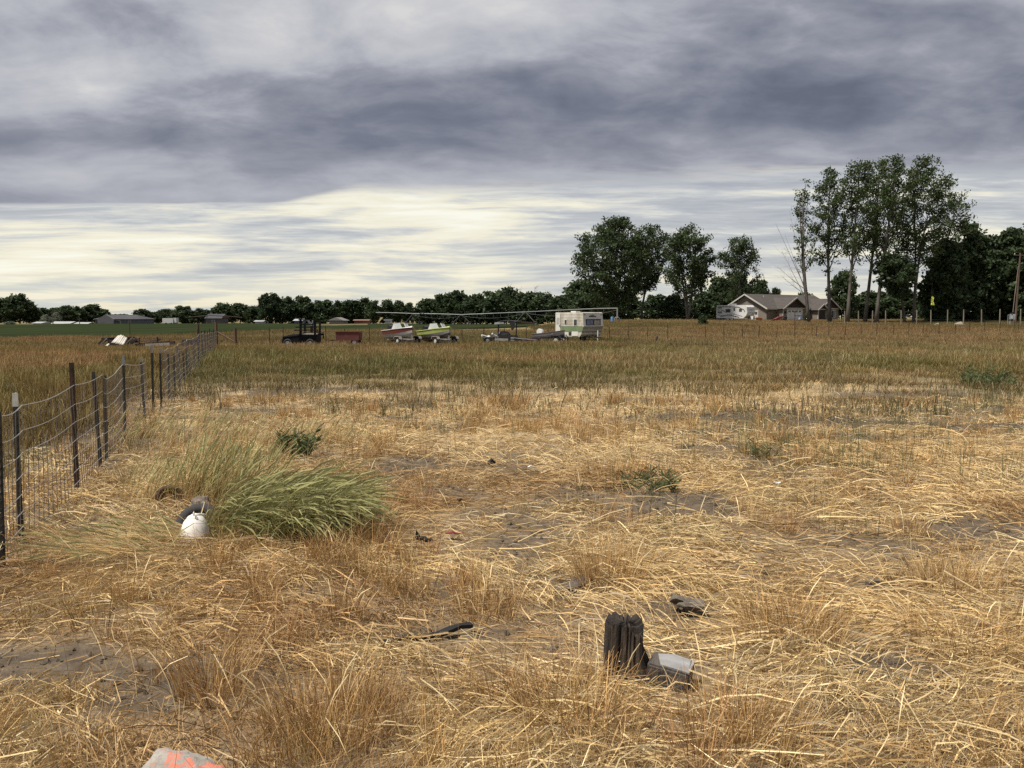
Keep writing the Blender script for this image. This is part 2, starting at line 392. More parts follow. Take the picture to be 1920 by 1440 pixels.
# ------------------------------------------------------------------ grass, straw and weeds (instanced clumps, read as one mass)
def ribbon_mesh(name, P, Wd, C, m):
    """P (n,k,3) centre lines, Wd (n,k) widths, C (n,k,3) colours -> one mesh of ribbons"""
    n, k, _ = P.shape
    T = np.gradient(P, axis=1)
    T /= np.linalg.norm(T, axis=2, keepdims=True) + 1e-9
    a = rng.random((n, 1)) * 2 * np.pi
    ref = np.stack([np.cos(a), np.sin(a), 0.3 * np.ones_like(a)], -1)
    Sd = np.cross(T, np.broadcast_to(ref, T.shape)); Sd /= np.linalg.norm(Sd, axis=2, keepdims=True) + 1e-9
    L = P - Sd * Wd[..., None] / 2; Rr = P + Sd * Wd[..., None] / 2
    V = np.stack([L, Rr], 2).reshape(-1, 3)
    base = (np.arange(n)[:, None] * k + np.arange(k - 1)[None, :]) * 2
    Fq = np.stack([base, base + 1, base + 3, base + 2], -1).reshape(-1, 4)
    me = bpy.data.meshes.new(name)
    me.vertices.add(len(V)); me.vertices.foreach_set('co', V.astype(np.float32).ravel())
    me.loops.add(Fq.size); me.loops.foreach_set('vertex_index', Fq.astype(np.int32).ravel())
    me.polygons.add(len(Fq)); me.polygons.foreach_set('loop_start', np.arange(0, Fq.size, 4, dtype=np.int32))
    me.update(calc_edges=True)
    cc = np.repeat(C[:, :, None, :], 2, axis=2).reshape(-1, 3)
    at_ = me.attributes.new('col', 'FLOAT_COLOR', 'POINT')
    at_.data.foreach_set('color', np.concatenate([cc, np.ones((len(cc), 1))], 1).astype(np.float32).ravel())
    me.materials.append(m)
    return me
def blades(n, r0, hmin, hmax, lean, curl, w, pal, k=4, head=0.0, headpal=None, flat=False, tipfade=1.0, tiltx=0.0):
    """upright or bent blades from a disc of radius r0. pal: list of colours"""
    a = rng.random(n) * 2 * np.pi; r = r0 * np.sqrt(rng.random(n))
    bx, by = r * np.cos(a), r * np.sin(a)
    h = hmin + (hmax - hmin) * rng.random(n) ** 1.3
    la = a + rng.normal(0, 0.9, n) if r0 > 0 else rng.random(n) * 2 * np.pi
    ln = np.abs(rng.normal(lean, lean * 0.5 + 0.02, n)); cu = rng.normal(curl, abs(curl) * 0.6 + 0.05, n)
    t = np.linspace(0, 1, k)[None, :]
    th = np.clip(ln[:, None] + cu[:, None] * t ** 1.5, -0.3, 2.2)
    ds = h[:, None] / (k - 1)
    hor = np.concatenate([np.zeros((n, 1)), np.cumsum(np.sin(th[:, :-1]) * ds, 1)], 1)
    ver = np.concatenate([np.zeros((n, 1)), np.cumsum(np.cos(th[:, :-1]) * ds, 1)], 1)
    X = bx[:, None] + hor * np.cos(la)[:, None] + tiltx * ver; Y = by[:, None] + hor * np.sin(la)[:, None]
    P = np.stack([X, Y, np.maximum(ver, 0.004) - 0.01], -1)
    ww = w * (0.6 + 0.8 * rng.random(n))[:, None] * np.linspace(1.0, 0.35, k)[None, :]
    pal = np.array(pal); ci = rng.integers(0, len(pal), n); c = pal[ci] * (0.75 + 0.5 * rng.random((n, 1)))
    C = np.repeat(c[:, None, :], k, 1) * np.linspace(0.94, 1.06 * tipfade, k)[None, :, None]
    if head > 0:
        hd = rng.random(n) < head
        ww[hd, -2] = w * 1.7; ww[hd, -1] = w * 0.9
        if headpal is not None: C[hd, -2:] = np.array(headpal)
    return P, ww, C
def lying(n, rad, lmin, lmax, spread, zmax, w, pal, k=5):
    a = rng.random(n) * 2 * np.pi; r = rad * np.sqrt(rng.random(n))
    L = lmin + (lmax - lmin) * rng.random(n) ** 1.5; an = rng.normal(0, spread, n) + np.pi * (rng.random(n) < 0.5)
    cv = rng.normal(0, 0.55, n); t = np.linspace(-0.5, 0.5, k)[None, :]
    ang = an[:, None] + cv[:, None] * t
    X = (r * np.cos(a))[:, None] + np.cos(ang) * t * L[:, None]; Y = (r * np.sin(a))[:, None] + np.sin(ang) * t * L[:, None]
    z0 = zmax * rng.random(n) ** 1.4; arch = rng.normal(0.015, 0.03, n); til = rng.normal(0, 0.20, n)
    Z = z0[:, None] + arch[:, None] * (1 - 4 * t ** 2) + til[:, None] * t * L[:, None]
    P = np.stack([X, Y, np.maximum(Z, 0.003)], -1)
    ww = w * (0.35 + 1.3 * rng.random(n) ** 1.8)[:, None] * np.linspace(1.1, 0.6, k)[None, :]
    pal = np.array(pal); c = pal[rng.integers(0, len(pal), n)] * (0.6 + 0.6 * rng.random((n, 1)))
    C = np.repeat(c[:, None, :], k, 1)
    return P, ww, C
def cat_(*a):
    k = max(q[0].shape[1] for q in a)
    return tuple(np.concatenate([q[i] for q in a], 0) for i in range(3))
M_STRAW = blade_mat('dry_straw', 0.14, tint=False); M_GRASS = blade_mat('grass_blade', 0.35)
M_PLAIN = blade_mat('green_blade', 0.35, tint=False)
STRAW = [(0.73, 0.575, 0.31), (0.655, 0.495, 0.25), (0.77, 0.63, 0.37), (0.59, 0.42, 0.20), (0.55, 0.38, 0.19), (0.72, 0.54, 0.28), (0.42, 0.35, 0.25), (0.66, 0.52, 0.30)]
RUST = [(0.42, 0.25, 0.10), (0.49, 0.31, 0.13), (0.33, 0.19, 0.075), (0.56, 0.385, 0.18), (0.25, 0.145, 0.06)]
OLIVE = [(0.30, 0.25, 0.095), (0.25, 0.215, 0.08), (0.36, 0.275, 0.12), (0.40, 0.29, 0.13), (0.30, 0.215, 0.10)]
GREEN = [(0.27, 0.30, 0.11), (0.36, 0.385, 0.17), (0.21, 0.245, 0.085), (0.45, 0.44, 0.22)]
WEED = [(0.115, 0.125, 0.058), (0.15, 0.155, 0.078), (0.21, 0.195, 0.10), (0.09, 0.10, 0.045)]
PALE = (0.72, 0.60, 0.36)
DUST = [(0.20, 0.135, 0.07), (0.28, 0.19, 0.10), (0.80, 0.64, 0.36)]

def source(name, meshes):
    c = bpy.data.collections.new(name)
    for i, m_ in enumerate(meshes):
        o_ = bpy.data.objects.new('%s_%02d' % (name, i), m_); c.objects.link(o_)
    return c
def scatter(name, coll, nvar, pts, rotz, scl, tint, tiltx=None):
    """one stuff object: clump meshes instanced on points"""
    n_ = len(pts)
    me = bpy.data.meshes.new(name); me.vertices.add(n_); me.vertices.foreach_set('co', pts.astype(np.float32).ravel())
    rot = np.zeros((n_, 3)); rot[:, 2] = rotz
    if tiltx is not None: rot[:, :2] = tiltx
    a = me.attributes.new('rot', 'FLOAT_VECTOR', 'POINT'); a.data.foreach_set('vector', rot.astype(np.float32).ravel())
    a = me.attributes.new('scl', 'FLOAT_VECTOR', 'POINT'); a.data.foreach_set('vector', scl.astype(np.float32).ravel())
    a = me.attributes.new('idx', 'INT', 'POINT'); a.data.foreach_set('value', rng.integers(0, nvar, n_).astype(np.int32))
    a = me.attributes.new('tint', 'FLOAT_VECTOR', 'POINT'); a.data.foreach_set('vector', tint.astype(np.float32).ravel())
    o_ = bpy.data.objects.new(name, me); COL.objects.link(o_); tag(o_, kind='stuff')
    t = bpy.data.node_groups.new(name + '_nodes', 'GeometryNodeTree')
    t.interface.new_socket('Geometry', in_out='INPUT', socket_type='NodeSocketGeometry'); t.interface.new_socket('Geometry', in_out='OUTPUT', socket_type='NodeSocketGeometry')
    gi = t.nodes.new('NodeGroupInput'); go_ = t.nodes.new('NodeGroupOutput')
    ip = t.nodes.new('GeometryNodeInstanceOnPoints'); ci = t.nodes.new('GeometryNodeCollectionInfo')
    ci.inputs['Collection'].default_value = coll; ci.inputs['Separate Children'].default_value = True; ci.inputs['Reset Children'].default_value = True
    def na(nm, ty):
        z = t.nodes.new('GeometryNodeInputNamedAttribute'); z.data_type = ty; z.inputs[0].default_value = nm; return z.outputs[0]
    ln = t.links.new
    ln(gi.outputs[0], ip.inputs['Points']); ln(ci.outputs[0], ip.inputs['Instance']); ip.inputs['Pick Instance'].default_value = True
    ln(na('idx', 'INT'), ip.inputs['Instance Index']); ln(na('rot', 'FLOAT_VECTOR'), ip.inputs['Rotation']); ln(na('scl', 'FLOAT_VECTOR'), ip.inputs['Scale'])
    ln(ip.outputs[0], go_.inputs[0])
    md = o_.modifiers.new('clumps', 'NODES'); md.node_group = t
    return o_
def sample(nmax, dmin, dmax, amin=-0.78, amax=0.78, power=2.0):
    """random ground points, uniform per ground area when power=2, denser near when lower"""
    u = rng.random(nmax); dd = (dmin ** power + u * (dmax ** power - dmin ** power)) ** (1 / power)
    a = amin + (amax - amin) * rng.random(nmax)
    return a * dd, dd
def pts3(x, y, dz=0.0): return np.stack([x, y, gz(x, y) + dz], -1)
def tints(n_, v=0.15, hue=0.06, base=(1, 1, 1)):
    k = 1 + rng.normal(0, v, (n_, 1)); h = 1 + rng.normal(0, hue, (n_, 3)); return np.clip(k * h * np.array(base), 0.3, 1.8)
def U(s, n_, j=0.2, zj=0.0):
    k = s * (1 + rng.normal(0, j, n_)).clip(0.5, 1.7); return np.stack([k, k, k * (1 + rng.normal(0, zj, n_)).clip(0.4, 1.7)], -1)
flow = lambda x, y: 5.5 * fbm(x * 0.45 + 2, y * 0.45 + 6, 3) + 1.3 * fbm(x * 1.9, y * 1.9, 2) - 1.2


def world_ribbons(name, P, Wd, C, m):
    me = ribbon_mesh(name, P, Wd, C, m); o_ = bpy.data.objects.new(name, me); COL.objects.link(o_); tag(o_, kind='stuff'); return o_
def place(PWC, x, y, per, rot=None, scl=None, tint=None):
    """move blades (grouped per clump of `per`) onto ground points"""
    P, Wd, C = PWC; n_ = len(x); idx = np.repeat(np.arange(n_), per)[:len(P)]
    r_ = (rng.random(n_) * 6.283 if rot is None else rot)[idx][:, None]; s_ = (np.ones(n_) if scl is None else scl)[idx][:, None]
    X = P[..., 0] * np.cos(r_) - P[..., 1] * np.sin(r_); Y = P[..., 0] * np.sin(r_) + P[..., 1] * np.cos(r_)
    X = X * s_ + x[idx][:, None]; Y = Y * s_ + y[idx][:, None]
    Z = P[..., 2] * s_ + gz(X[:, :1], Y[:, :1])
    if tint is not None: C = C * tint[idx][:, None, :]
    return np.stack([X, Y, Z], -1), Wd, C

# matted straw
x, y = sample(235000, 1.5, 14.0, power=1.35)
_, _, tall, mt_, lf = zone(x, y); di = dirt_at(x, y)
keep = rng.random(len(x)) < np.clip((mt_ * 0.95 + 0.15 * (1 - tall)) * (1 - 0.965 * di), 0, 1) * (0.16 + 0.84 * sst(0.38, 0.58, fbm(x * 1.3 + 5, y * 1.3, 4)))
x, y = x[keep], y[keep]; n_ = len(x)
P, Wd, C = lying(n_, 0.0, 0.06, 0.50, 0.55, 0.080, 0.0047, STRAW, 4)
orange = sst(0.52, 0.70, fbm(x * 0.7 + 90, y * 0.7 + 12, 3))[:, None]
brown = (sst(0.48, 0.66, fbm(x * 0.9 + 33, y * 1.1 + 70, 4)) * (1 - sst(6.0, 10.0, y)))[:, None]
ti = (0.84 + 0.34 * fbm(x * 3 + 1, y * 3, 2))[:, None] * (1 - orange * np.array([0.06, 0.11, 0.17])) * (1 - brown * np.array([0.34, 0.42, 0.46]))
Wd = Wd * (0.80 + 0.045 * y)[:, None]
world_ribbons('matted_straw', *place((P, Wd, C), x, y, 1, flow(x, y), 0.8 + 0.25 * rng.random(n_), ti), M_STRAW)
N_STRAW = n_
# fine litter between
x, y = sample(90000, 1.5, 16, power=1.4)
_, _, tall, mt_, lf = zone(x, y); di = dirt_at(x, y)
keep = rng.random(len(x)) < np.clip((1 - 0.7 * tall) * (1 - 0.72 * di), 0, 1)
x, y = x[keep], y[keep]; n_ = len(x)
P, Wd, C = lying(n_, 0.0, 0.04, 0.18, 1.4, 0.02, 0.0036, RUST + DUST, 2)
world_ribbons('straw_litter', *place((P, Wd * (0.7 + 0.09 * y)[:, None], C), x, y, 1), M_STRAW)
# standing dry tufts
x, y = sample(3300, 1.9, 15, power=1.6)
_, _, tall, mt_, lf = zone(x, y); di = dirt_at(x, y); cl = sst(0.50, 0.62, fbm(x * 0.8 + 50, y * 0.8 + 20, 3))
keep = rng.random(len(x)) < np.clip((0.06 + 0.90 * cl) * (1 - 0.9 * di) * (1 - tall) * (1 - 0.7 * sst(3.0, 2.0, y)), 0, 1)
x, y = x[keep], y[keep]; n_ = len(x); per = 46
pb = blades(n_ * per, 0.09, 0.09, 0.34, 0.25, 0.5, 0.0034, RUST, 4)
ti = tints(n_, 0.12, 0.04)
world_ribbons('standing_dry_grass', *place((pb[0], pb[1] * (0.8 + 0.06 * np.repeat(y, per))[:, None], pb[2]), x, y, per, None, 0.45 + 0.75 * rng.random(n_), ti), M_STRAW)
# single standing stalks with seed heads
x, y = sample(2800, 2.0, 16, power=1.6)
_, _, tall, mt_, lf = zone(x, y); keep = (rng.random(len(x)) < (1 - tall) * (0.25 + 0.6 * sst(0.45, 0.6, fbm(x * 0.7 + 5, y * 0.7 + 2, 2)))); x, y = x[keep], y[keep]; n_ = len(x)
pb = blades(n_, 0.0, 0.12, 0.38, 0.35, 0.7, 0.0030, STRAW + OLIVE, 5, 0.45, PALE)
world_ribbons('seed_stalks', *place((pb[0], pb[1] * (0.8 + 0.05 * y)[:, None], pb[2]), x, y, 1), M_STRAW)
# stubble on the short-cropped strip
x, y = sample(85000, 7.0, 19.5, power=1.9)
_, _, tall, mt_, lf = zone(x, y); di = dirt_at(x, y)
keep = rng.random(len(x)) < np.clip((1 - mt_) * (1 - 0.8 * tall) * (1 - 0.92 * di) * (0.18 + 0.82 * sst(0.40, 0.62, fbm(x * 0.5 + 8, y * 0.5 + 2, 4))), 0, 1)
x, y = x[keep], y[keep]; n_ = len(x)
pb = blades(n_, 0.0, 0.03, 0.19, 0.6, 0.6, 0.0072, STRAW + RUST[:2] + OLIVE[2:4], 3)
ti = (0.85 + 0.4 * fbm(x * 0.8 + 71, y * 0.8, 3))[:, None] * np.ones((1, 3))
world_ribbons('stubble', *place(pb, x, y, 1, None, 0.6 + 0.5 * rng.random(n_), ti), M_STRAW)
# grey-green stalks
x, y = sample(9000, 4.0, 19, power=1.9)
px, py, tall, mt_, lf = zone(x, y)
cw = np.exp(-(((px - 1640) / 190) ** 2 + ((py - 870) / 70) ** 2)) * 0.9 + np.exp(-(((px - 1350) / 160) ** 2 + ((py - 830) / 50) ** 2)) * 0.3 \
   + np.exp(-(((px - 780) / 140) ** 2 + ((py - 800) / 45) ** 2)) * 0.3 + 0.08 * sst(0.5, 0.65, fbm(x * 0.4, y * 0.4 + 33, 3)) + np.exp(-(((px - 1215) / 45) ** 2 + ((py - 908) / 14) ** 2)) * 1.5 \
   + np.exp(-(((px - 1840) / 60) ** 2 + ((py - 760) / 14) ** 2))
keep = rng.random(len(x)) < np.clip(cw * (1 - 0.5 * tall), 0, 1) * 0.9
x, y = x[keep], y[keep]; n_ = len(x)
pb = blades(n_ * 5, 0.10, 0.14, 0.40, 0.10, 0.25, 0.0055, WEED, 4); pl_ = blades(n_ * 12, 0.14, 0.03, 0.13, 0.6, 0.4, 0.0075, WEED, 3)
ti = tints(n_, 0.15, 0.07)
world_ribbons('green_stalks', *place(pb, x, y, 5, None, 0.6 + 0.5 * rng.random(n_), ti), M_PLAIN)
world_ribbons('green_stalk_leaves', *place(pl_, x, y, 12, None, 0.6 + 0.5 * rng.random(n_), ti), M_PLAIN)

def grid_pts(x0, x1, y0, y1, step):
    gx, gy = np.meshgrid(np.arange(x0, x1, step), np.arange(y0, y1, step)); gx = gx.ravel(); gy = gy.ravel()
    return gx + rng.normal(0, step * 0.22, len(gx)), gy + rng.normal(0, step * 0.22, len(gy))
# tall olive grass beyond the cropped strip and left of the fence
tall_c = source('tall_grass', [ribbon_mesh('tall_blades', *cat_(blades(330, 0.75, 0.10, 0.30, 0.25, 0.5, 0.0115, OLIVE, 3), blades(90, 0.75, 0.16, 0.42, 0.2, 0.6, 0.0085, STRAW, 3, 0.7, PALE)), M_GRASS) for _ in range(8)])
x, y = grid_pts(-48, 42, 3.0, 47, 0.92)
px, py, tall, mt_, lf = zone(x, y)
keep = (rng.random(len(x)) < tall) & (np.abs(x) < 0.80 * y + 2.0); x, y = x[keep], y[keep]; lf = lf[keep]; n_ = len(x)
f1 = fbm(x * 0.16 + 3, y * 0.10 + 1, 4); f2 = fbm(x * 0.11 + 63, y * 0.16 + 21, 4)
olive = sst(0.40, 0.58, f1)[:, None]; red = 0.4 * sst(0.48, 0.62, f2)[:, None]
ti = np.array([0.45, 0.41, 0.335]) * tints(n_, 0.13, 0.04) * (1.12 - olive * np.array([0.34, 0.22, 0.36])) * (1 + red * np.array([0.10, -0.06, -0.10]))
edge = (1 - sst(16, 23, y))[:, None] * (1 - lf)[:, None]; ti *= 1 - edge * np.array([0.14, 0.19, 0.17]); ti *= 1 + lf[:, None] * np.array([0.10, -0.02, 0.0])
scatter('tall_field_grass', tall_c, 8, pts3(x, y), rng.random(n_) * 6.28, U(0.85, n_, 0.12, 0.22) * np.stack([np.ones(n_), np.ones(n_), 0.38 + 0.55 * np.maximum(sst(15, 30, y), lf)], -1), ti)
# far field grass
far_c_ = source('far_grass', [ribbon_mesh('far_blades', *cat_(blades(420, 2.3, 0.16, 0.34, 0.2, 0.35, 0.040, OLIVE + STRAW, 3), blades(170, 2.3, 0.22, 0.42, 0.12, 0.4, 0.034, STRAW, 3)), M_GRASS) for _ in range(6)])
x, y = grid_pts(-65, 115, 45, 150, 2.7)
px, py = project(x, y, gz(x, y))
near_crop = np.interp(px, [-420, 0, 200, 330, 440, 520, 700, 860, 960, 1010, 1060], [72, 74, 78, 82, 98, 112, 118, 125, 150, 170, 400])
keep = (y < near_crop - 2.5) & ((y < 112) | (px > 1010)) & (np.abs(x) < 0.78 * y)
x, y = x[keep], y[keep]; n_ = len(x)
f1 = fbm(x * 0.05 + 3, y * 0.09 + 1, 4); f2 = fbm(x * 0.05 + 63, y * 0.10 + 21, 4)
olive = sst(0.45, 0.60, f1)[:, None]; red = sst(0.46, 0.60, f2)[:, None]
ti = np.array([0.45, 0.43, 0.395]) * tints(n_, 0.09, 0.03) * (0.98 - olive * np.array([0.32, 0.22, 0.34])) * (1 + red * np.array([0.06, -0.05, -0.07]))
scatter('far_field_grass', far_c_, 6, pts3(x, y), rng.random(n_) * 6.28, U(0.95, n_, 0.1, 0.2), ti)

# weeds and pale seed stalks breaking up the edge of the tall grass
x, y = sample(16000, 12.5, 34, amin=-0.5, amax=0.75, power=1.5)
px, py, tall, mt_, lf = zone(x, y)
keep = (rng.random(len(x)) < (0.15 + 0.85 * sst(0.46, 0.62, fbm(x * 0.5 + 15, y * 0.4 + 40, 3))) * (1 - lf)); x, y = x[keep], y[keep]; n_ = len(x)
gr = sst(0.45, 0.6, fbm(x * 0.25 + 44, y * 0.25 + 9, 3))
pb = blades(n_ * 3, 0.10, 0.14, 0.42, 0.15, 0.5, 0.010, [(0.36, 0.28, 0.14), (0.25, 0.195, 0.09), (0.17, 0.145, 0.062), (0.12, 0.11, 0.05)], 4, 0.30, (0.46, 0.37, 0.20))
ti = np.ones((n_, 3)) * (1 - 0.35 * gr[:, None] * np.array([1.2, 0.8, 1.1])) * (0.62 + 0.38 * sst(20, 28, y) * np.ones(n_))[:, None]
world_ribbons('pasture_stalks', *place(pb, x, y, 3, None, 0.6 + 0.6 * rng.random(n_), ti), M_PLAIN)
# clods and crumbs on the bare soil
x, y = sample(60000, 1.6, 15, power=1.5); di = dirt_at(x, y); keep = rng.random(len(x)) < np.clip(di, 0, 1) * 0.8; x, y = x[keep], y[keep]; n_ = len(x)
sz = 0.002 + 0.022 * rng.random(n_) ** 5; dirs = np.array([(1, 0, 0), (0, 1, 0), (-1, 0, 0), (0, -1, 0), (0, 0, 0.8), (0, 0, -0.6)], float)
V = dirs[None] * sz[:, None, None] * (0.6 + 0.8 * rng.random((n_, 6, 1))) + np.stack([x, y, gz(x, y) + sz * 0.25], -1)[:, None, :] + rng.normal(0, 0.15, (n_, 6, 3)) * sz[:, None, None]
Ft = np.array([(0, 1, 4), (1, 2, 4), (2, 3, 4), (3, 0, 4), (1, 0, 5), (2, 1, 5), (3, 2, 5), (0, 3, 5)])
me = bpy.data.meshes.new('soil_clods'); me.from_pydata(V.reshape(-1, 3).tolist(), [], (Ft[None] + (np.arange(n_) * 6)[:, None, None]).reshape(-1, 3).tolist())
me.materials.append(mat('clod_soil', (0.105, 0.085, 0.064), 1.0, (0.06, 0.048, 0.038), 30, 0.8, spec=0.05)); o_ = bpy.data.objects.new('soil_clods', me); COL.objects.link(o_); tag(o_, kind='stuff')
# ------------------------------------------------------------------ trees
def quads_mesh(name, C0, size, col, m, up=0.35, aspect=0.62):
    """leaf-sized diamonds at points C0 with random facing"""
    n_ = len(C0); N = rng.normal(0, 1, (n_, 3)); N[:, 2] += up; N /= np.linalg.norm(N, axis=1, keepdims=True)
    Rn = rng.normal(0, 1, (n_, 3)); A_ = np.cross(N, Rn); A_ /= np.linalg.norm(A_, axis=1, keepdims=True); B_ = np.cross(N, A_)
    s_ = (size * (0.6 + 0.8 * rng.random(n_)))[:, None]
    V = np.stack([C0 + A_ * s_, C0 + B_ * s_ * aspect + N * s_ * 0.18, C0 - A_ * s_, C0 - B_ * s_ * aspect + N * s_ * 0.18], 1).reshape(-1, 3)
    Fq = np.arange(n_ * 4).reshape(-1, 4)
    me = bpy.data.meshes.new(name)
    me.vertices.add(len(V)); me.vertices.foreach_set('co', V.astype(np.float32).ravel())
    me.loops.add(Fq.size); me.loops.foreach_set('vertex_index', Fq.astype(np.int32).ravel())
    me.polygons.add(len(Fq)); me.polygons.foreach_set('loop_start', np.arange(0, Fq.size, 4, dtype=np.int32))
    me.update(calc_edges=True)
    cc = np.repeat(col, 4, axis=0)
    a_ = me.attributes.new('col', 'FLOAT_COLOR', 'POINT'); a_.data.foreach_set('color', np.concatenate([cc, np.ones((len(cc), 1))], 1).astype(np.float32).ravel())
    me.materials.append(m); return me
M_LEAF = blade_mat('tree_leaf', 0.28, 0.6, tint=False)
M_BARK = mat('tree_bark', (0.12, 0.108, 0.096), 0.9, (0.065, 0.058, 0.052), 3.0, 0.8, bump=0.5, streak=(1, 1, 0.25))
M_BARK_DARK = mat('dark_bark', (0.075, 0.065, 0.055), 0.9, (0.04, 0.035, 0.03), 3.0, 0.8, streak=(1, 1, 0.25))
M_DEAD = mat('dead_wood', (0.30, 0.27, 0.24), 0.9, (0.17, 0.15, 0.13), 2.0, 0.8)
LEAF_A = 0.80 * np.array([(0.055, 0.085, 0.032), (0.045, 0.07, 0.028), (0.07, 0.10, 0.042), (0.06, 0.08, 0.038)])
LEAF_DK = 1.25 * np.array([(0.030, 0.046, 0.020), (0.036, 0.054, 0.024), (0.026, 0.040, 0.018)])
LEAF_BR = 0.68 * np.array([(0.080, 0.115, 0.040), (0.065, 0.10, 0.036), (0.095, 0.125, 0.05)])
LEAF_GREY = np.array([(0.17, 0.19, 0.145), (0.14, 0.16, 0.12)])
def tree_data(H, prof, tb=0.3, stems=1, nlimb=26, r0=0.28, fill=120, per=34, leaf=0.26, clump=0.55, pal=LEAF_A, lean=(0, 0), squash=1.0, seed=0, rise=0.2, asym=(0, 0), bare=0, gap=0.45, twigs=2, topfree=0.0):
    """returns (wood MB, leaf centres, leaf colours). prof: [(t, radius)] of the crown; lean: offset of the top"""
    r_ = np.random.default_rng(seed); wood = MB()
    pt = np.array([p[0] for p in prof]); pr = np.array([p[1] for p in prof])
    R_ = lambda t: float(np.interp(t, pt, pr))
    cen = []; rad = []
    tops = []
    for s_ in range(stems):
        a = r_.random() * 6.28; sp = 0 if stems == 1 else R_(0.75) * (0.35 + 0.3 * r_.random())
        hx = H * (1.0 if s_ == 0 else 0.82 + 0.15 * r_.random()) * (0.94)
        pts = []; k = 9
        wx, wy = r_.normal(0, 0.018 * H, 2)
        for i in range(k):
            t = i / (k - 1); e = t ** 1.4
            pts.append((lean[0] * e + sp * math.cos(a) * e + wx * math.sin(3.1 * t), lean[1] * e + sp * math.sin(a) * e + wy * math.sin(2.6 * t), t * hx - (0.25 if i == 0 else 0)))
        rr = r0 * (1 if stems == 1 else 0.72)
        wood.tube(pts, [rr * (1.25 if i == 0 else 1) * (1 - 0.9 * (i / (k - 1)) ** 0.9) + 0.015 for i in range(k)], 7)
        tops.append((pts, hx, rr))
    for i in range(nlimb):
        pts, hx, rr = tops[i % stems]
        t0 = tb + (0.93 - tb) * ((i + r_.random()) / nlimb)
        f = t0 * (len(pts) - 1); j = min(int(f), len(pts) - 2); w = f - j
        p0 = Vector(pts[j]).lerp(Vector(pts[j + 1]), w)
        a = i * 2.39996 + r_.normal(0, 0.4); t1 = min(t0 * hx / H + rise * (0.6 + 0.8 * r_.random()), 0.985)
        L_ = R_(t1) * (0.55 + 0.45 * r_.random())
        ax_ = Vector((lean[0] * t1 ** 1.4 + asym[0], lean[1] * t1 ** 1.4 + asym[1], t1 * H))
        p2 = ax_ + Vector((math.cos(a) * L_, math.sin(a) * L_ * squash, 0))
        p1 = p0.lerp(p2, 0.5) + Vector((0, 0, -0.10 * (p2 - p0).length))
        lp = [p0.lerp(p1, u).lerp(p1.lerp(p2, u), u) for u in (0, 0.3, 0.6, 0.85, 1)]
        lr = max(rr * (1 - 0.88 * t0) * 0.55, 0.03)
        wood.tube(lp, [lr, lr * 0.75, lr * 0.5, lr * 0.3, 0.012], 5, False)
        if i < bare: 
            for b_ in range(4):
                q0 = lp[1 + b_ % 3]; q2 = q0 + Vector((math.cos(a + r_.normal(0, .6)), math.sin(a + r_.normal(0, .6)), 0.5 + r_.random() * .5)) * (0.8 + 1.6 * r_.random())
                wood.tube([q0, q0.lerp(q2, .5) + Vector(r_.normal(0, .12, 3)), q2], [0.03, 0.02, 0.008], 4, False)
            continue
        for u in np.linspace(0.40, 1.0, 5): cen.append(lp[0].lerp(p1, u).lerp(p1.lerp(p2, u), u) + Vector(r_.normal(0, 0.25, 3))); rad.append(clump)
        for b_ in range(twigs):
            u = 0.45 + 0.5 * r_.random(); q0 = p0.lerp(p1, u).lerp(p1.lerp(p2, u), u)
            q2 = q0 + Vector((math.cos(a + r_.normal(0, 0.9)), math.sin(a + r_.normal(0, 0.9)), 0.4 + 0.6 * r_.random())) * (0.18 * L_ + 0.7)
            wood.tube([q0, q0.lerp(q2, 0.55), q2], [lr * 0.4, lr * 0.25, 0.01], 4, False)
            cen += [q2, q0.lerp(q2, 0.6)]; rad += [clump, clump * 0.8]
    lo = pt[0]; made = 0; tries = 0
    while made < fill and tries < fill * 8:
        tries += 1
        t = lo + (1 - lo) * r_.random(); rm = R_(t)
        if r_.random() > rm / pr.max(): continue
        a = r_.random() * 6.28; q = rm * r_.random() ** 0.42
        p = (lean[0] * t ** 1.4 + asym[0] + q * math.cos(a), lean[1] * t ** 1.4 + asym[1] + q * math.sin(a) * squash, t * H)
        nz = float(vnoise(np.array(p[0] * 0.55 + seed * 3.1 + p[1] * 0.3), np.array(p[2] * 0.5 + p[1] * 0.35)))
        if nz < gap * (1.0 if r_.random() < .8 else .5): continue
        cen.append(Vector(p)); rad.append(clump * (0.8 + 0.6 * r_.random())); made += 1
    cen = np.array([tuple(c) for c in cen]); rad = np.array(rad)
    nl = np.maximum((per * (0.5 + r_.random(len(cen)))).astype(int), 4); idx = np.repeat(np.arange(len(cen)), nl)
    off = r_.normal(0, 1, (len(idx), 3)); off /= np.maximum(np.linalg.norm(off, axis=1, keepdims=True), 1e-6); off *= (r_.random((len(idx), 1)) ** 0.5)
    L = cen[idx] + off * rad[idx][:, None] * np.array([1.25, 1.25, 0.95])
    L[:, 2] = np.maximum(L[:, 2], 0.1)
    cb = 0.72 + 0.62 * r_.random(len(cen)); c = pal[r_.integers(0, len(pal), len(idx))] * (cb[idx] * (0.8 + 0.4 * r_.random(len(idx))))[:, None]
    return wood, L, c, leaf
def plant_tree(name, label, base, data, bark=None, cat='tree', group=None, rz=0.0, s=1.0):
    wood, L, c, leaf = data
    t = thing(name, label, cat, base, rz, group); t.scale = (s, s, s)
    w = wood.build('trunk', bark or M_BARK, t, True)
    cr = bpy.data.objects.new('crown', quads_mesh('crown', L, leaf, c, M_LEAF)); COL.objects.link(cr); cr.parent = t
    return t
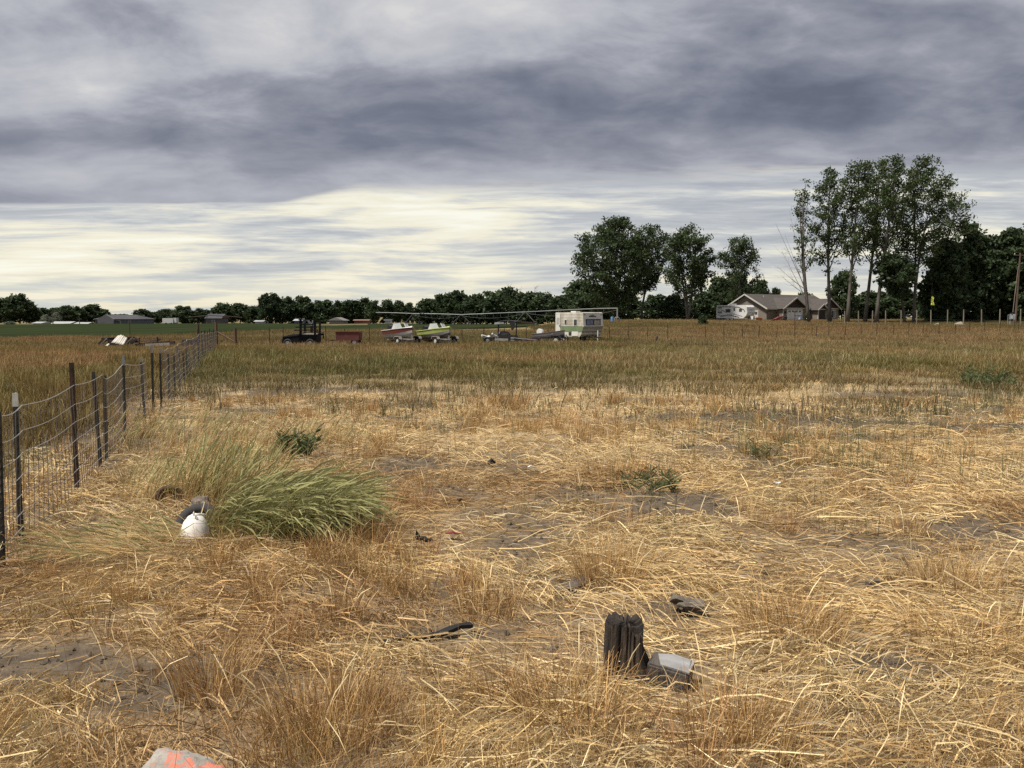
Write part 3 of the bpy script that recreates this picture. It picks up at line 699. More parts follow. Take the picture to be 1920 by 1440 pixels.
def copy_tree(t, loc, rz, s, label, group=None):
    c = t.copy(); COL.objects.link(c); c.location = loc; c.rotation_euler = (0, 0, rz); c.scale = s if hasattr(s, '__len__') else (s, s, s); tag(c, label, None, group)
    for ch in t.children: k = ch.copy(); COL.objects.link(k); k.parent = c
    return c
def px_h(px, top, dist):
    b = gat(px, dist); return b, at(px, top, dist).z - b.z
GA, GB = 'broad trees behind the old camper', 'tall poplars beside the tan house'
b, h = px_h(1152, 412, 152)
plant_tree('broadleaf_tree', 'largest round-crowned tree, leaning its bushy left side out, behind the old camper', b,
    tree_data(h, [(0.10, 3.4), (0.25, 5.6), (0.45, 7.8), (0.62, 8.0), (0.78, 6.8), (0.9, 4.8), (1.0, 1.4)], 0.16, 3, 44, 0.36, 420, 34, 0.21, 0.85, LEAF_A, (0.4, 0), seed=3, asym=(-0.6, 0), gap=0.30), M_BARK_DARK, group=GA)
b, h = px_h(1203, 424, 155)
plant_tree('broadleaf_tree', 'forked tree joined to the right shoulder of the largest round tree', b,
    tree_data(h, [(0.34, 2.2), (0.5, 3.8), (0.7, 4.6), (0.86, 3.8), (1.0, 1.2)], 0.28, 3, 28, 0.30, 80, 28, 0.20, 0.75, LEAF_A, (1.6, 0), seed=5, gap=0.45), M_BARK, group=GA)
b, h = px_h(1290, 424, 138)
plant_tree('broadleaf_tree', 'upright many-stemmed oval tree standing alone in the middle of the row of three', b,
    tree_data(h, [(0.26, 2.0), (0.42, 3.8), (0.65, 4.6), (0.85, 3.8), (1.0, 1.3)], 0.22, 4, 34, 0.30, 120, 28, 0.20, 0.72, LEAF_A, (-0.3, 0), seed=8, gap=0.42), M_BARK, group=GA)
b, h = px_h(1386, 442, 160)
plant_tree('broadleaf_tree', 'open-topped tree rising behind the white travel trailer', b,
    tree_data(h, [(0.22, 3.6), (0.45, 4.0), (0.65, 4.6), (0.82, 3.8), (1.0, 1.0)], 0.25, 3, 24, 0.26, 60, 26, 0.20, 0.72, LEAF_A, (-0.2, 0), seed=12, gap=0.5), M_BARK, group=GA)
# poplars
def poplar(px, top, dist, prof, label, seed, lean=0.0, **k):
    b, h = px_h(px, top, dist); kw = dict(tb=0.34, stems=1, nlimb=25, r0=0.30, fill=34, per=25, leaf=0.155, clump=0.68, pal=LEAF_BR, rise=0.16, gap=0.48, twigs=2); kw.update(k)
    return plant_tree('poplar_tree', label, b, tree_data(h, prof, lean=(lean, 0), seed=seed, **kw), M_BARK, group=GB)
PP = [(0.28, 0.8), (0.42, 1.9), (0.6, 2.6), (0.78, 2.8), (0.9, 2.2), (1.0, 0.6)]
poplar(1517, 332, 119, [(0.25, 1.0), (0.5, 2.2), (0.75, 1.9), (1.0, 0.5)], 'sparse half-dead poplar at the left end of the row, bare limbs reaching left', 21, -1.6, stems=3, nlimb=20, bare=0, fill=10, per=14, twigs=1, clump=0.5)
poplar(1556, 318, 121, PP, 'second poplar from the left, trunk crossing the right gable of the house', 22, -0.9)
poplar(1589, 300, 118, PP, 'poplar with trunk just right of the house corner, third from the left', 23, 1.0, nlimb=27, fill=42)
poplar(1622, 299, 122, PP, 'fourth poplar from the left, straight pale trunk clear of the house', 24, 1.2, nlimb=24)
poplar(1643, 294, 117, PP, 'fifth poplar from the left, trunk leaning right beside the fourth', 25, 2.2, nlimb=26, fill=42)
poplar(1713, 297, 119, [(0.32, 1.6), (0.5, 3.4), (0.68, 4.6), (0.85, 3.8), (1.0, 1.0)], 'broadest densest poplar at the right end of the row', 26, 0.8, nlimb=42, fill=180, stems=2, gap=0.42)
poplar(1742, 362, 123, [(0.45, 1.2), (0.65, 2.6), (0.85, 2.6), (1.0, 0.7)], 'lower poplar leaning out to the right of the broadest poplar', 27, 3.8, nlimb=20, fill=30)
b, h = px_h(1697, 482, 116)
plant_tree('crooked_tree', 'short dark crooked tree leaning left between the poplar trunks', b, tree_data(h, [(0.4, 1.2), (0.65, 2.6), (0.85, 2.6), (1, 1)], 0.4, 1, 20, 0.22, 70, 28, 0.23, 0.5, LEAF_DK, (-2.4, 0), seed=31, gap=.4), M_BARK_DARK)
# bare limbs of the half-dead poplar
b = gat(1519, 118.6); mb = MB(); rr_ = random.Random(4)
for k, (ex, ey) in enumerate([(1457, 498), (1455, 420), (1463, 515), (1472, 440), (1480, 395), (1466, 470)]):
    e = at(ex, ey, 117.5 + k * 0.5); st_ = at(1514, 545 + 4 * k, 118.8)
    midp = st_.lerp(e, 0.5) + Vector((0.3, 0, -0.7)); lp = [st_.lerp(midp, u).lerp(midp.lerp(e, u), u) for u in (0, .25, .5, .75, 1)]
    mb.tube(lp, [.075, .055, .04, .022, .01], 5)
    for j in range(7):
        u = 0.3 + 0.65 * rr_.random(); q0 = st_.lerp(midp, u).lerp(midp.lerp(e, u), u); q2 = q0 + Vector((rr_.uniform(-1.7, 0.2), rr_.uniform(-.5, .5), rr_.uniform(-.2, 1.7)))
        mb.tube([q0, q0.lerp(q2, .5) + Vector((0, 0, -.1)), q2], [.018, .012, .006], 4, False)
mb.v = [tuple(Vector(v) - b) for v in mb.v]
dead = [o_ for o_ in COL.objects if o_.get('label', '').startswith('sparse half-dead')][0]
o_ = mb.build('bare_limbs', M_DEAD, dead); o_.location = b - dead.location
# dark dense trees on the right
DK = [(0.0, 2.6), (0.2, 3.8), (0.5, 4.0), (0.75, 3.0), (0.9, 1.8), (1.0, 0.6)]
for i, (px, top, dist, lab, sw) in enumerate([
    (1768, 452, 122, 'dark dense tree against the right side of the poplars', 0.8), (1813, 424, 126, 'dark pointed tree with the tallest tip beside the poplars', 1.0),
    (1852, 445, 130, 'dark dense tree left of the power pole', 1.1), (1893, 432, 128, 'dark dense tree directly behind the power pole', 1.0), (1932, 420, 124, 'dark dense tree cut by the right edge of the view', 1.1)]):
    b, h = px_h(px, top, dist)
    plant_tree('dense_tree', lab, b, tree_data(h, [(t, r * sw) for t, r in DK], 0.12, 2, 26, 0.25, 260, 30, 0.28, 0.66, LEAF_DK, seed=40 + i, gap=0.25), M_BARK_DARK, group='dark trees along the right edge')
# undergrowth and background trees: a few shapes, copied
def far_kind(prof, seed, pal, H=10.0, **k):
    kw = dict(tb=0.2, stems=2, nlimb=16, r0=0.22, fill=120, per=20, leaf=0.42, clump=0.95, pal=pal, gap=0.22, twigs=1); kw.update(k); return tree_data(H, prof, seed=seed, **kw)
KIND = {'round': far_kind([(0.05, 3.4), (0.3, 4.6), (0.6, 4.7), (0.85, 3.2), (1, 1.0)], 51, LEAF_DK), 'oval': far_kind([(0.06, 2.4), (0.35, 3.4), (0.7, 3.0), (0.9, 1.8), (1, 0.5)], 52, LEAF_DK),
        'spire': far_kind([(0.03, 2.0), (0.4, 1.9), (0.75, 1.2), (1, 0.2)], 53, LEAF_DK, nlimb=20), 'ragged': far_kind([(0.1, 2.8), (0.4, 3.6), (0.7, 3.4), (1, 1.2)], 54, LEAF_DK * 1.15, gap=0.42, fill=80, stems=3),
        'mound': far_kind([(0.0, 4.6), (0.3, 5.4), (0.7, 4.2), (1, 1.4)], 55, LEAF_DK * 1.1, fill=150), 'grey': far_kind([(0.02, 4.0), (0.4, 5.0), (0.8, 3.4), (1, 1.2)], 56, LEAF_GREY, fill=130)}
PROTO = {}
ORD = ['first', 'second', 'third', 'fourth', 'fifth', 'sixth', 'seventh', 'eighth', 'ninth', 'tenth', 'eleventh', 'twelfth', 'thirteenth', 'fourteenth', 'fifteenth', 'sixteenth', 'seventeenth', 'eighteenth', 'nineteenth', 'twentieth']
def far_tree(kind, px, top, dist, half, label, group, name='background_tree', cat='tree'):
    b, h = px_h(px, top, dist); w = half * dist / F_PX
    base_w = {'round': 4.9, 'oval': 3.5, 'spire': 2.0, 'ragged': 3.8, 'mound': 5.4, 'grey': 5.0}[kind]
    sx = w / base_w; s = (sx, sx, h / 10.0); rz = random.random() * 6.28
    if kind not in PROTO:
        t = plant_tree(name, label, b, KIND[kind], M_BARK_DARK, cat, group, rz); t.scale = s; PROTO[kind] = t
    else: t = copy_tree(PROTO[kind], b, rz, s, label, group)
    t.name = name; t['category'] = cat
    return t
LOOK = {'round': 'dark round', 'oval': 'dark oval', 'spire': 'narrow spire-like', 'ragged': 'ragged', 'mound': 'wide domed', 'grey': 'grey-green'}
FARL = [(8, 562, 'ragged', 16), (37, 556, 'ragged', 20), (62, 576, 'round', 13), (83, 579, 'round', 12), (101, 579, 'oval', 11), (124, 575, 'round', 17), (146, 577, 'ragged', 12), (172, 573, 'oval', 16), (193, 581, 'spire', 10),
        (222, 590, 'mound', 26), (268, 581, 'round', 15), (288, 587, 'oval', 9), (310, 581, 'round', 17), (345, 576, 'mound', 21), (374, 580, 'oval', 9), (387, 582, 'spire', 6), (418, 571, 'ragged', 17), (450, 571, 'round', 19), (475, 576, 'oval', 12)]
for i, (px, top, kd, hf) in enumerate(FARL):
    far_tree(kd, px, top, 320 + (i * 37 % 30), hf * 1.30, '%s tree, %s from the left in the far line beyond the green field' % (LOOK[kd], ORD[i]), 'far tree line beyond the green field')
FARM = [(497, 555, 'oval', 11), (516, 554, 'oval', 11), (541, 561, 'ragged', 18), (570, 559, 'mound', 22), (606, 566, 'mound', 26), (634, 567, 'oval', 10), (650, 567, 'spire', 8), (664, 565, 'spire', 13), (684, 561, 'spire', 8), (700, 567, 'ragged', 13), (727, 565, 'oval', 13), (748, 566, 'round', 13), (767, 570, 'round', 10)]
for i, (px, top, kd, hf) in enumerate(FARM):
    far_tree(kd, px, top, 300 + (i * 29 % 26), hf * 1.28, '%s tree, %s from the left in the clump behind the boats and rack wagon' % (LOOK[kd], ORD[i]), 'far tree clump behind the boats')
MIDR = [(800, 563, 'round', 20), (826, 556, 'mound', 24), (858, 549, 'round', 26), (893, 555, 'round', 24), (925, 551, 'ragged', 24), (950, 543, 'round', 24), (985, 552, 'mound', 28), (1018, 553, 'ragged', 22), (1048, 558, 'round', 20), (1083, 531, 'ragged', 26)]
for i, (px, top, kd, hf) in enumerate(MIDR):
    far_tree(kd, px, top, 232 + (i * 17 % 22), hf * 1.3, '%s tree, %s from the left in the thicket behind the irrigation pipe' % (LOOK[kd], ORD[i]), 'thicket behind the irrigation pipe')
UND = [(1110, 536, 'mound', 38, 170, 'dark bushy tree low against the largest round tree'), (1165, 545, 'mound', 38, 172, 'dark bush between the largest round tree and its forked neighbour'),
       (1228, 556, 'mound', 30, 165, 'dark bushy tree in the gap left of the many-stemmed oval tree'), (1264, 556, 'mound', 28, 158, 'low bush left of the many-stemmed oval tree trunk'), (1322, 552, 'mound', 34, 160, 'low bush right of the many-stemmed oval tree trunk'),
       (1348, 526, 'mound', 32, 174, 'dark bushy tree behind the back of the white travel trailer'), (1382, 520, 'mound', 32, 176, 'dark bushy tree right behind the white travel trailer'), (1424, 530, 'round', 20, 178, 'dark bush beside the left gable of the tan house'),
       (1452, 544, 'mound', 16, 185, 'dark treetop showing above the left roof of the tan house'), (1506, 552, 'mound', 20, 190, 'dark treetop behind the roof ridge of the tan house'), (1578, 515, 'round', 26, 165, 'round tree behind the right gable of the house'),
       (1640, 550, 'mound', 44, 170, 'low dark bush behind the fourth and fifth poplar trunks'), (1690, 550, 'mound', 44, 172, 'low dark bush behind the crooked tree'), (1612, 556, 'mound', 30, 178, 'low dark bush right of the house wall'), (1745, 540, 'mound', 26, 150, 'dark bush at the foot of the dense right-hand trees')]
for px, top, kd, hf, dist, lab in UND: far_tree(kd, px, top, dist, hf * 1.1, lab, 'bushes under the tall trees', 'bushy_tree')
for px, top, hf, dist, lab in [(86, 591, 10, 290, 'grey-green bush between two white roofs far left'), (106, 587, 9, 300, 'taller grey-green bush behind the far left pole'), (18, 603, 10, 262, 'low tan-green bush under the far left trees')]:
    far_tree('grey', px, top, dist, hf, lab, None, 'grey_bush', 'bush')
far_tree('mound', 1318, 592, 112, 9.5, 'single round green bush by the fence left of the travel trailer', None, 'round_bush', 'bush')
far_tree('mound', 1513, 591, 128, 7, 'small green bush at the foot of the half-dead poplar', None, 'round_bush', 'bush')
# dead snags standing out of the thicket
for px, top, bpx, lab in [(953, 531, 956, 'tallest bare grey snag sticking out of the thicket'), (975, 541, 968, 'curved bare snag beside the tallest snag'), (915, 546, 918, 'short bare snag left of the tallest snag'), (1003, 536, 1000, 'thin bare snag right of the tallest snag'), (1024, 548, 1022, 'bare snag nearest the old camper')]:
    b = gat(bpx, 264); top_ = at(px, top, 264) - b; mb = MB(); ln = top_.length
    mb.tube([(0, 0, 0), top_ * 0.5 + Vector((0.3, 0, 0)), top_ * 0.8, top_], [0.18, 0.13, 0.08, 0.03], 5)
    for j in range(9):
        u = 0.6 + 0.38 * random.random(); q0 = top_ * u; q2 = q0 + Vector((random.uniform(-1.7, 1.7), random.uniform(-1, 1), random.uniform(0.4, 1.8)))
        mb.tube([q0, q0.lerp(q2, 0.5) + Vector((0, 0, -0.15)), q2], [0.05, 0.035, 0.015], 4, False)
    t = thing('dead_snag', lab, 'tree', b, 0, 'bare snags in the thicket'); mb.build('trunk', M_DEAD, t)
# ------------------------------------------------------------------ fences
M_POST = mat('dark_steel_post', (0.018, 0.022, 0.020), 0.6, (0.05, 0.035, 0.025), 9, 0.6, spec=0.4)
M_POST_RUST = mat('rusty_post', (0.075, 0.042, 0.028), 0.8, (0.03, 0.022, 0.018), 8, 0.8)
h_white = [True]
M_TIP2 = mat('dull_grey_tip', (0.24, 0.245, 0.24), 0.6, (0.15, 0.15, 0.14), 12, 0.6)
M_TIP = mat('pale_post_tip', (0.55, 0.55, 0.52), 0.6, (0.35, 0.33, 0.30), 12, 0.6)
M_WIRE = mat('galvanised_wire', (0.44, 0.43, 0.40), 0.5, (0.33, 0.29, 0.24), 3, 0.7, metal=0.3)
M_WIRE_R = mat('rusting_wire', (0.13, 0.10, 0.08), 0.6, (0.19, 0.18, 0.175), 2.5, 0.7, metal=0.2)
M_WOOD_RED = mat('reddish_wood_post', (0.13, 0.065, 0.042), 0.85, (0.055, 0.035, 0.028), 5, 0.8, streak=(1, 1, .2), bump=.4)
M_WOOD_GREY = mat('grey_wood_post', (0.21, 0.185, 0.14), 0.85, (0.13, 0.112, 0.088), 5, 0.8, streak=(1, 1, .2), bump=.4)
def tpost(parent, base, top, m=M_POST, tip=0.0, studs=True, w=0.034, face=0.0, name='post'):
    """T-section steel post from base to top (parent-local), studs along the face, optional pale tip"""
    a = Vector(base) - Vector((0, 0, 0.15)); b = Vector(top); mb = MB(); ax = (b - a).normalized()
    sx = Vector((math.cos(face), math.sin(face), 0)); sy = ax.cross(sx).normalized()
    def strip(c0, c1, u, hu, v_, hv):
        vs = [p + u * i * hu + v_ * j * hv for p in (c0, c1) for i in (-1, 1) for j in (-1, 1)]
        mb.add(vs, [(0, 1, 3, 2), (4, 6, 7, 5), (0, 4, 5, 1), (2, 3, 7, 6), (0, 2, 6, 4), (1, 5, 7, 3)])
    e = b if tip == 0 else b - ax * tip
    strip(a, e, sx, w * 0.5, sy, 0.003); strip(a + sy * 0.0165, e + sy * 0.0165, sx, 0.0035, sy, 0.0135)
    if studs:
        L_ = (e - a).length; k = int(L_ / 0.055)
        for i in range(3, k): 
            p = a + ax * (i * 0.055) - sy * 0.006
            strip(p - ax * 0.008, p + ax * 0.008, sx, 0.007, sy, 0.0055)
    o_ = mb.build(name, m, parent)
    if tip:
        mb = MB(); strip(e, b, sx, w * 0.5 + 0.001, sy, 0.004); strip(e + sy * 0.0175, b + sy * 0.0175, sx, 0.0045, sy, 0.0135); mb.build('pale_tip', M_TIP if tip == 0.10 and h_white[0] else M_TIP2, o_); h_white[0] = h_white[0] and tip != 0.10
    return o_
def woven(parent, line, heights, rows, step, r, off=0.03, wob=0.004, name='wire', stay_every=None):
    """woven wire along ground points `line` (parent-local): one part per strand, upright stays as one part"""
    P = [Vector(p) for p in line]; cum = [0]
    for i in range(1, len(P)): cum.append(cum[-1] + (P[i] - P[i - 1]).length)
    def pt(s_, fr):
        j = max(0, min(len(P) - 2, int(np.searchsorted(cum, s_)) - 1)); u = (s_ - cum[j]) / max(cum[j + 1] - cum[j], 1e-6)
        b = P[j].lerp(P[j + 1], u); h = heights[j] * (1 - u) + heights[j + 1] * u
        sag = -0.028 * math.sin(math.pi * u) * fr + (float(vnoise(np.array(s_ * 1.3 + 5), np.array(fr * 5.0))) - 0.5) * 2 * wob
        nrm = Vector((P[j + 1].y - P[j].y, -(P[j + 1].x - P[j].x), 0)).normalized()
        return b + nrm * (off + 0.02 * math.sin(s_ * 2.1 + fr * 2)) + Vector((0, 0, 0.02 + (h - 0.02) * fr + sag))
    T = cum[-1]; n_ = max(int(T / step), 2)
    for fr in rows:
        mb = MB(); ns = int(T / (step * 1.5)) + 2
        mb.tube([pt(T * i / ns, fr) for i in range(ns + 1)], r * (1.35 if fr == rows[-1] else 1.0), 4); mb.build('wire_strand', M_WIRE, parent)
    mb = MB()
    for i in range(n_ + 1):
        s_ = T * i / n_; mb.tube([pt(s_ + (random.random() - .5) * 0.012, fr) for fr in rows], r * 0.9, 3, False)
    tag(mb.build('wire_stays', M_WIRE_R, parent), kind='stuff')
# near section: posts from pixel feet and heads
ROWS = [0.03, 0.12, 0.23, 0.36, 0.50, 0.66, 0.82, 1.0]
NEAR = [(-62, 1105, -75, 800, 0), (4, 1066, -3, 772, 0), (40, 1021, 28, 737, 0.10), (145, 925, 134, 680, 0), (190, 880, 175, 697, 0), (199, 865, 196, 704, 0), (234, 824, 231, 667, 0.13), (272, 785, 264, 672, 0.06)]
f = gp(40, 1021); fence = thing('wire_fence', 'near woven wire fence on dark steel posts running down the left edge', 'fence', f)
line = []; hs = []
for i, (bx, by, tx, ty, tip) in enumerate(NEAR):
    b = gp(bx, by); tpv = at(tx, ty, b.y + 0.02); h = tpv.z - b.z
    tpost(fence, b - f, tpv - f, M_POST_RUST if i == 3 else M_POST, tip, True, 0.042 if i == 3 else 0.036, 0.3)
    line.append(b - f); hs.append(min(h - tip * 0.6 - 0.03, {0: 1.02, 1: 1.05, 2: 1.05, 3: 1.02, 4: 1.05, 5: 1.0, 6: 1.05, 7: 1.0}[i]))
line.insert(0, line[0] + (line[0] - line[1]).normalized() * 1.6); hs.insert(0, hs[0])
woven(fence, line, hs, ROWS, 0.105, 0.0034, 0.035)
p = gp(287, 778); t = thing('fence_post', 'lone dark steel post with pale top standing in the fence gap', 'post', p)
tpost(t, (0, 0, 0), at(285, 646, p.y) - p, M_POST, 0.14, True, 0.036, 0.3, 'shaft')
FARP = [(302, 763, 300, 652, .10), (317, 749, 315, 664, 0), (328, 737, 326, 664, 0), (337, 727, 335, 663, 0), (346, 715, 343, 661, 0), (351, 709, 349, 652, 0), (365, 695, 363, 647, 0)]
f = gp(302, 763); fence = thing('wire_fence', 'receding woven wire fence on close steel posts between gap and corner brace', 'fence', f)
line = []; hs = []
for bx, by, tx, ty, tip in FARP:
    b = gp(bx, by); tpv = at(tx, ty, b.y); tpost(fence, b - f, tpv - f, M_POST, tip, True, 0.036, 0.3); line.append(b - f); hs.append(1.03)
corner = gat(405, 47); last = line[-1] + f
for i in range(1, 9):
    u = i / 9; b = last.lerp(corner, u); b.z = G(b.x, b.y); tpost(fence, b - f, b - f + Vector((0, 0, 1.12 + 0.08 * (i % 2))), M_POST, 0, False, 0.04, 0.3); line.append(b - f); hs.append(1.05)
line.append(corner - f); hs.append(1.05)
woven(fence, line, hs, ROWS, 0.16, 0.0034, 0.035)
# corner brace of reddish wood posts
t = thing('corner_brace', 'reddish wooden corner posts with a slanting brace at the far fence end', 'fence brace', corner)
for k, (px, topy, dist) in enumerate([(371, 608, 47.5), (405, 604, 47), (441, 615, 46.5)]):
    b = gat(px, dist); e = at(px, topy, dist); mb = MB()
    mb.tube([b - corner - Vector((0, 0, .2)), (b - corner) * .5 + (e - corner) * .5, e - corner], [0.085, 0.08, 0.078], 8); mb.build('post', M_WOOD_RED, t)
mb = MB(); mb.tube([at(407, 622, 47) - corner, at(440, 641, 46.5) - corner], 0.05, 6); mb.build('brace', M_WOOD_RED, t)
# thin fence across the middle distance
A0 = at(506, 600, 53); A1 = at(1905, 600, 88); dvec = (A1 - A0); f = gat(506, 53)
def on_line(px):
    r = (px - CX) / F_PX     # x = r*y
    u = (r * A0.y - A0.x) / (dvec.x - r * dvec.y); p = A0 + dvec * u; p.z = G(p.x, p.y); return p
t = thing('pasture_fence', 'long thin fence of rusty steel posts and plain wire across the pasture', 'fence', f)
PX = [506, 531, 575, 612, 646, 693, 735, 782, 826, 867, 907, 945, 987, 1028, 1142, 1178, 1214, 1251, 1322, 1357, 1391, 1422, 1456, 1489, 1521, 1530, 1553, 1583, 1613, 1643, 1674, 1702, 1730, 1759, 1789, 1816, 1844, 1872, 1899, 1908, 1935]
pl_ = []
for i, px in enumerate(PX):
    b = on_line(px); h = 1.28 + 0.10 * math.sin(i * 2.7) + (0.45 if px == 1489 else 0); mb = MB()
    mb.box(b - f + Vector((0.02 * math.sin(i * 1.9), 0, h / 2 - .1)), (0.05, 0.045, h + .2), (0.03 * math.sin(i * 3.3), 0.03 * math.cos(i * 5.1), 0)); mb.build('post', M_POST_RUST, t); pl_.append(b - f)
for fr in (0.35, 0.62, 0.9, 1.15):
    mb = MB(); mb.tube([p + Vector((0, -.03, fr)) for p in pl_], 0.004, 3); mb.build('wire_strand', M_WIRE_R, t)
# wooden post fence in front of the dark trees
f = gat(1719, 108); t = thing('wooden_fence', 'row of pale wooden posts with wire in front of the dark trees', 'fence', f); pl_ = []
for i, px in enumerate([1584, 1610, 1636, 1661, 1690, 1719, 1746, 1777, 1807, 1841, 1875, 1914]):
    dd = 113 - (px - 1584) * 0.02; b = gat(px, dd); e = at(px, 583 - (px - 1584) * 0.012, dd); mb = MB()
    mb.tube([b - f - Vector((0, 0, .2)), e - f + Vector((0.03 * math.sin(i * 4), 0, 0))], [0.085, 0.075], 7); mb.build('post', M_WOOD_GREY, t); pl_.append(b - f)
for fr in (0.45, 0.85):
    mb = MB(); mb.tube([p + Vector((0, -.09, fr)) for p in pl_], 0.006, 3); mb.build('wire_strand', M_WIRE_R, t)
# ------------------------------------------------------------------ tan house
M_SIDING = mat('tan_siding', (0.185, 0.160, 0.138), 0.8, (0.165, 0.143, 0.122), 0.6, 0.6)
M_SHINGLE = mat('grey_brown_shingles', (0.070, 0.062, 0.056), 0.9, (0.050, 0.045, 0.042), 1.2, 0.8, streak=(1, 1, 3))
M_GABLE = mat('dark_brown_shakes', (0.045, 0.034, 0.030), 0.85, (0.03, 0.023, 0.02), 2.0, 0.7)
M_TRIM = mat('white_trim', (0.46, 0.445, 0.42), 0.6, (0.38, 0.365, 0.34), 1.0, 0.5)
M_DOORW = mat('white_garage_door', (0.70, 0.72, 0.74), 0.6, (0.60, 0.62, 0.64), 1.0, 0.5)
M_GLASS = glass_mat('dark_window_glass')
M_DARK = mat('dark_parts_and_recess_shade', (0.035, 0.03, 0.028), 0.8)  # plain dark parts, and flat panels painted as the shade of recesses
HD = 140.0; org = gat(1437, HD)          # front left corner, eaves side
Hs = thing('tan_house', 'tan single-storey house with grey shingle roof, dark gables and white garage door', 'house', org - Vector((0, 0, 0.15)), R(33))
Lh, Dh, EV, RG = 19.6, 9.4, 2.55, 5.0    # length, depth, eave and ridge heights (local: x along front, y back)
mb = MB(); mb.prism([(0, 0), (Dh, 0), (Dh, EV), (Dh / 2, RG - 0.12), (0, EV)], Lh, 'X', Lh / 2); mb.build('wall', M_SIDING, Hs)
def slab(pts, th, m, name, parent):
    """roof slab from 4 corner points, thickness downward"""
    mb = MB(); a = [Vector(p) for p in pts]; n_ = (a[1] - a[0]).cross(a[3] - a[0]).normalized(); n_ = n_ if n_.z > 0 else -n_
    vs = a + [p - n_ * th for p in a]; k = len(a)
    mb.add(vs, [tuple(range(k)), tuple(range(2 * k - 1, k - 1, -1))] + [(i, i + k, (i + 1) % k + k, (i + 1) % k) for i in range(k)]); return mb.build(name, m, parent)
sl = (RG - EV) / (Dh / 2); ov = 0.5
rf = slab([(-ov, -ov, EV - ov * sl + .16), (Lh + ov, -ov, EV - ov * sl + .16), (Lh + ov, Dh / 2, RG + .16), (-ov, Dh / 2, RG + .16)], 0.14, M_SHINGLE, 'roof', Hs)
slab([(-ov, Dh + ov, EV - ov * sl + .16), (-ov, Dh / 2 + .003, RG + .158), (Lh + ov, Dh / 2 + .003, RG + .158), (Lh + ov, Dh + ov, EV - ov * sl + .16)], 0.14, M_SHINGLE, 'roof', Hs)
for k, (x0, y0, z0, x1, y1, z1) in enumerate([(-ov - .03, -ov, EV - ov * sl + .06, -ov - .03, Dh / 2, RG + .06), (-ov - .03, Dh + ov, EV - ov * sl + .06, -ov - .03, Dh / 2, RG + .06)]):
    mb = MB(); mb.beam((x0, y0, z0), (x1, y1, z1), 0.06, 0.24); mb.build('fascia', M_TRIM, Hs)
mb = MB(); mb.beam((-ov, -ov - .04, EV - ov * sl + .06), (4.0, -ov - .04, EV - ov * sl + .06), 0.06, 0.20); mb.build('gutter', M_TRIM, Hs)
def front_gable(cx, w, proj, ev, rise, gm, nm):
    """projecting front bay with its own gable roof"""
    x0, x1 = cx - w / 2, cx + w / 2
    mb = MB(); mb.box((cx, -proj / 2 - .002, ev / 2), (w, proj, ev)); mb.build('bay_wall', M_SIDING, Hs)
    mb = MB(); mb.prism([(x0, ev + .003), (x1, ev + .003), (cx, ev + rise)], 0.10, 'Y', -proj + 0.02); mb.build('gable', gm, Hs)
    back = Dh / 2; o = 0.45; s2 = rise / (w / 2)
    for sgn, xe in ((-1, x0), (1, x1)):
        xo = xe + sgn * o; slab([(xo, -proj - o, ev - o * s2 + .13), (cx, -proj - o, ev + rise + .13), (cx, back * 0.8, ev + rise + .13), (xo, back * 0.25, ev - o * s2 + .13)], 0.12, M_SHINGLE, 'roof', Hs)
        mb = MB(); mb.beam((xo, -proj - o - .03, ev - o * s2 + .05), (cx, -proj - o - .03, ev + rise + .05), 0.06, 0.22); mb.build('fascia', M_TRIM, Hs)
    mb = MB(); mb.box((cx, -proj - .05, ev - .02), (w + .1, 0.06, 0.20)); mb.build('trim_board', M_TRIM, Hs)
front_gable(6.0, 6.6, 1.4, 2.5, 1.85, M_GABLE, 'garage')
gx = 6.0; yf = -1.4
mb = MB()
for c, s_ in (((gx - 2.2, yf - .04, 1.10), (.16, .08, 2.2)), ((gx + 2.2, yf - .04, 1.10), (.16, .08, 2.2)), ((gx, yf - .04, 2.27), (4.56, .08, .16))): mb.box(c, s_)
mb.build('door_frame', M_TRIM, Hs)
gd = thing('garage_door', None, None); gd.parent = Hs
mb = MB()
for k in range(4): mb.box((gx, yf - .025, 0.27 + 0.545 * k), (4.22, 0.05, 0.52))
gdo = mb.build('garage_door', M_DOORW, Hs); bpy.data.objects.remove(gd); gdo.name = 'garage_door'
for k in range(4): mb = MB(); mb.box((gx - 1.5 + k, yf - .056, 1.92), (0.74, 0.02, 0.30)); mb.build('pane', M_GLASS, gdo)
mb = MB(); mb.box((2.35, -.03, 1.05), (.12, .06, 2.1)); mb.box((2.35 - 0, -1.43, 1.25), (.001, .001, .001)); 
mb = MB(); mb.box((gx - 3.25, yf - .06, 1.2), (.18, .08, 2.4)); mb.build('corner_board', M_TRIM, Hs)
mb = MB(); mb.box((gx + 3.22, yf - .06, 1.2), (.14, .08, 2.4)); mb.build('corner_board', M_TRIM, Hs)
front_gable(16.5, 5.8, 1.2, 2.5, 1.75, M_GABLE, 'right')
front_gable(13.6, 2.6, 1.7, 2.35, 0.85, M_GABLE, 'entry')
mb = MB(); mb.box((13.6, -1.72, 1.12), (1.9, 0.06, 2.2)); mb.build('entry_shade_panel', M_DARK, Hs)  # flat dark panel on the bay, shade of the entry put into colour
mb = MB(); mb.box((12.45, -1.78, 1.15), (.22, .14, 2.3)); mb.build('porch_column', M_TRIM, Hs)
w_ = MB(); wx, wz = 17.6, 1.45
